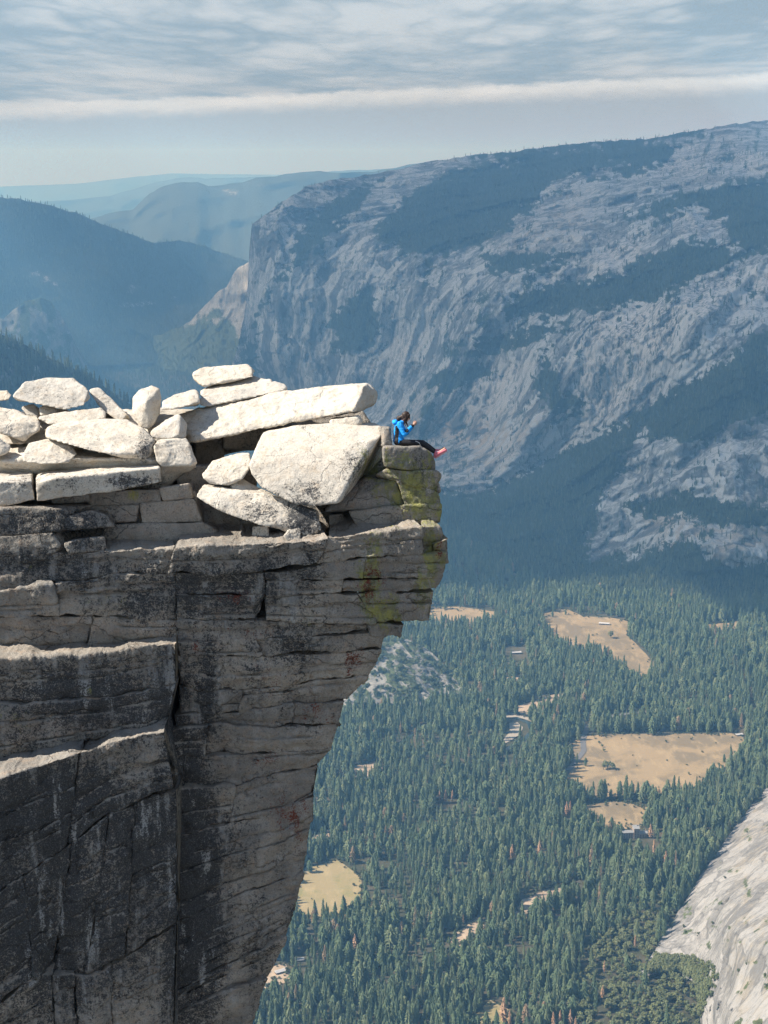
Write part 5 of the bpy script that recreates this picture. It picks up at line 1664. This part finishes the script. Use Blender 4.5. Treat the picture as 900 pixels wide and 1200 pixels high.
# shoes
for a_, t_, dd in ((an1, toe1, -.02), (an2, toe2, .02)):
    a_, t_ = np.array(a_), np.array(t_)
    d = (t_ - a_) / np.linalg.norm(t_ - a_)
    dn = np.array([d[2] * -1, 0, d[0]]) * -1
    dn /= np.linalg.norm(dn)
    heel = a_ + dn * .085 - d * .035
    s_ = union('shoe', [('c', tuple(a_ + dn * .02), tuple(a_ + dn * .06 - d * .01), .046, .052), ('c', tuple(heel), tuple(a_ + d * .10 + dn * .060), .046, .052), ('c', tuple(a_ + d * .08 + dn * .055), tuple(t_ + dn * .045), .055, .040), ('c', tuple(a_ + d * .02), tuple(a_ + d * .10 + dn * .03), .044, .046)], [PINK], .010, 2, person, org)
    union('sole', [('c', tuple(heel + dn * .036), tuple(a_ + d * .10 + dn * .096), .030, .034), ('c', tuple(a_ + d * .10 + dn * .096), tuple(t_ + dn * .072 + d * .02), .034, .024)], [SOLE], .009, 1, s_, org)
    union('laces', [('c', tuple(a_ + d * (.055 + .022 * q) + dn * (-.012 + .007 * q) + np.array([0, -.035, 0])), tuple(a_ + d * (.060 + .022 * q) + dn * (-.012 + .007 * q) + np.array([0, .035, 0])), .009, .009) for q in range(3)], [WHITE], .005, 0, s_, org)

# ------------------------------------------------------------------ forest on the far valley floor and small buildings
q = np.random.default_rng(12)
fx, fy = q.uniform(95, 345, 5200), q.uniform(402, 478, 5200)
pts = on_floor(fx, fy)
scatter('distant_forest', pts, dp, q.uniform(.6, 1.1, len(pts)), 'hazy forest on the far valley floor by the sunlit talus', dp)

ROOF, STONE, WOOD, PALEROOF = plain('grey_roof', (0.24, 0.25, 0.26)), plain('stone_wall', (0.30, 0.25, 0.21)), plain('brown_timber', (0.13, 0.085, 0.06)), plain('white_roof', (0.42, 0.42, 0.42))
GLASS = plain('window_glass', (0.03, 0.04, 0.05), 0.2, 0.5)


def box_bm(bm, x0, x1, y0, y1, z0, z1):
    v = [bm.verts.new(p) for p in ((x0, y0, z0), (x1, y0, z0), (x1, y1, z0), (x0, y1, z0), (x0, y0, z1), (x1, y0, z1), (x1, y1, z1), (x0, y1, z1))]
    for f in ((0, 3, 2, 1), (4, 5, 6, 7), (0, 1, 5, 4), (1, 2, 6, 5), (2, 3, 7, 6), (3, 0, 4, 7)):
        bm.faces.new([v[i] for i in f])


def gable_bm(bm, x0, x1, y0, y1, z0, h, ov=1.0):
    ym = (y0 + y1) / 2
    v = [bm.verts.new(p) for p in ((x0 - ov, y0 - ov, z0), (x1 + ov, y0 - ov, z0), (x1 + ov, y1 + ov, z0), (x0 - ov, y1 + ov, z0), (x0 - ov, ym, z0 + h), (x1 + ov, ym, z0 + h))]
    for f in ((0, 1, 5, 4), (2, 3, 4, 5), (0, 4, 3), (1, 2, 5), (0, 3, 2, 1)):
        bm.faces.new([v[i] for i in f])


def bm_obj(name, bm, mat, parent):
    me = bpy.data.meshes.new(name)
    bm.to_mesh(me)
    bm.free()
    return link(name, me, mat, parent)


def building(name, px, py, wings, rot, label, cat, wall, roof, chimney=False):
    r = empty(name, tuple(on_floor(px, py)))
    r.rotation_euler = (0, 0, rot)
    tag(r, label, cat)
    for (x0, x1, y0, y1, h, rh) in wings:
        b = bmesh.new(); box_bm(b, x0, x1, y0, y1, 0, h)
        w = bm_obj('wall', b, wall, r)
        b = bmesh.new(); gable_bm(b, x0, x1, y0, y1, h + .05, rh)
        rf = bm_obj('roof', b, roof, r)
        n = max(2, int((x1 - x0) / 5))
        for k in range(n):
            for lv in range(max(1, int(h / 4.5))):
                xc = x0 + (k + .5) * (x1 - x0) / n
                b = bmesh.new(); box_bm(b, xc - .9, xc + .9, y0 - .12, y0 + .1, 1.2 + lv * 4, 3.2 + lv * 4)
                bm_obj('window', b, GLASS, w)
        if chimney:
            b = bmesh.new(); box_bm(b, x1 - 4, x1 - 2, (y0 + y1) / 2 - 1, (y0 + y1) / 2 + 1, h, h + rh + 3)
            bm_obj('chimney', b, STONE, rf)
    return r


BUILDINGS = [('hotel', 740, 981, [(-26, 2, -6, 6, 14, 3.5), (3, 15, -9, 9, 24, 3.0), (16, 34, -6, 6, 11, 3.5)], .1, 'grey-roofed stone hotel half hidden in the pines below the small meadow', 'hotel', STONE, ROOF, True),
             ('cabin', 605, 766, [(-14, 14, -5, 5, 5, 3)], .15, 'long white-roofed building among pines above the river bend', 'building', WOOD, PALEROOF, False),
             ('cabin', 328, 1140, [(-9, 9, -4, 4, 4, 2.5)], .5, 'white-roofed cabin on bare ground close to the cliff foot', 'cabin', WOOD, PALEROOF, False),
             ('cabin', 708, 732, [(-16, 16, -5, 5, 5, 3)], -.2, 'pale-roofed building at the upper edge of the far meadow', 'building', WOOD, PALEROOF, False),
             ('cabin', 352, 1126, [(-6, 6, -4, 4, 4, 2.5)], .2, 'small cabin under pines between the cliff and the forest', 'cabin', WOOD, ROOF, False),
             ('cabin', 866, 862, [(-9, 9, -4, 4, 4, 2.5)], .3, 'small white-roofed building at the right corner of the big meadow', 'building', WOOD, PALEROOF, False)]
for b in BUILDINGS:
    building(*b)

qs = np.random.default_rng(44)
mp = []
for nm, poly, mt in MEADOWS:
    A = np.array(poly, float)
    lo, hi = A.min(0) - 6, A.max(0) + 4
    n = int((hi - lo).prod() * .16)
    x, y = qs.uniform(lo[0], hi[0], n), qs.uniform(lo[1], hi[1], n)
    sd = poly_sd(x, y, poly)
    k = qs.random(n) < np.where(sd < 0, .45 * np.exp(sd / 3), .9 * np.exp(-sd / 2.2) + .006)
    mp.append(on_floor(x[k], y[k]))
mp = np.concatenate(mp)
scatter('meadow_shrubs', mp, sb, qs.uniform(.25, .75, len(mp)), 'low shrubs fringing the dry meadows', sb)

# ------------------------------------------------------------------ clouds standing over the valley wall
def cloud(name, outline, z, thick, seed, label, mat):
    P = np.array(outline, float)
    lo, hi = P.min(0) - 900, P.max(0) + 900
    st = 75.0
    xs, ys = np.arange(lo[0], hi[0], st), np.arange(lo[1], hi[1], st)
    X, Y = np.meshgrid(xs, ys)
    d = poly_sd(X, Y, outline) / 450.0
    n = fbm(np.stack([X / 1100, Y / 1100, 0 * X], -1), 5, seed, 0.55)
    f = np.clip(d + 1.5 * n, -2, 1.2)
    on = f > 0.0
    cell = on[:-1, :-1] & on[1:, :-1] & on[:-1, 1:] & on[1:, 1:]
    k = np.clip(f, 0, 1.2) ** 0.6
    bump = fbm(np.stack([X / 420, Y / 420, 0 * X], -1), 4, seed + 5)
    top = z + thick * k * (0.75 + 0.45 * bump) + 8
    bot = z - thick * 0.3 * k * (0.8 + 0.5 * bump)
    nr, nc = X.shape
    V = np.concatenate([np.stack([X, Y, top], -1).reshape(-1, 3), np.stack([X, Y, bot], -1).reshape(-1, 3)])
    q = grid_quads(nr, nc).reshape(nr - 1, nc - 1, 4)[cell][:, ::-1]
    q2 = q[:, ::-1] + nr * nc
    # close the rim
    E = {}
    for a in q:
        for i in range(4):
            e = (int(a[i]), int(a[(i + 1) % 4]))
            if (e[1], e[0]) in E:
                del E[(e[1], e[0])]
            else:
                E[e] = 1
    side = np.array([(b, a, a + nr * nc, b + nr * nc) for a, b in E], np.int32)
    Q = np.concatenate([q, q2, side])
    used, inv = np.unique(Q, return_inverse=True)
    V = V[used] - np.array([P[:, 0].mean(), P[:, 1].mean(), z])
    me = mesh_np(name, V, inv.reshape(-1, 4))
    o = link(name, me, mat, None, (P[:, 0].mean(), P[:, 1].mean(), z))
    return tag(o, label, 'cloud')


def cloud_mat(thin=0.40):
    m, g = new_mat('cloud')
    d = g.n('ShaderNodeBsdfDiffuse')
    d.inputs[0].default_value = (0.85, 0.85, 0.85, 1)
    t = g.n('ShaderNodeBsdfTransparent')
    mx = g.n('ShaderNodeMixShader')
    mx.inputs[0].default_value = thin          # thin cloud lets part of the sunlight through
    g.put(mx.inputs[1], d.outputs[0])
    g.put(mx.inputs[2], t.outputs[0])
    o = g.n('ShaderNodeOutputMaterial')
    g.put(o.inputs[0], mx.outputs[0])
    return m


cloud('cloud', [(-4950, 9300), (-4500, 9900), (-3700, 10900), (-2500, 11600), (-1200, 11800), (300, 11500), (-200, 8500), (-700, 7400), (-1200, 6900), (-1650, 6500), (-1450, 5800), (-1500, 4900), (-2300, 3850), (-3400, 4020), (-4200, 4150), (-4900, 5600), (-4950, 7500)], 2800, 420, 5, 'broad grey-white cloud high over the valley wall', cloud_mat(0.40))
cloud('cloud', [(-9500, 5600), (-5300, 5700), (-5150, 8000), (-5000, 9500), (-4900, 11000), (-4700, 11600), (-4700, 12500), (-5500, 14500), (-9500, 14500)], 3000, 420, 9, 'thin grey-white cloud high over the far left hill', cloud_mat(0.72))

# ------------------------------------------------------------------ the air of the valley
def build_haze():
    me = bpy.data.meshes.new('haze')
    bm = bmesh.new()
    bmesh.ops.create_cube(bm, size=1.0)
    for v in bm.verts:
        v.co.x *= 130000.0
        v.co.y = v.co.y * 130000.0
        v.co.z = -1451.5 if v.co.z < 0 else 520.0
    bm.to_mesh(me)
    bm.free()
    m = bpy.data.materials.new('haze')
    m.use_nodes = True
    g = NT(m.node_tree)
    pv = g.n('ShaderNodeVolumePrincipled')
    pv.inputs['Color'].default_value = (0.215, 0.52, 0.92, 1)
    pv.inputs['Absorption Color'].default_value = (0.80, 0.80, 0.80, 1)
    pv.inputs['Density'].default_value = 0.000080
    pv.inputs['Anisotropy'].default_value = 0.22
    o = g.n('ShaderNodeOutputMaterial')
    g.put(o.inputs['Volume'], pv.outputs[0])
    tag(link('haze', me, m), kind='stuff')


build_haze()
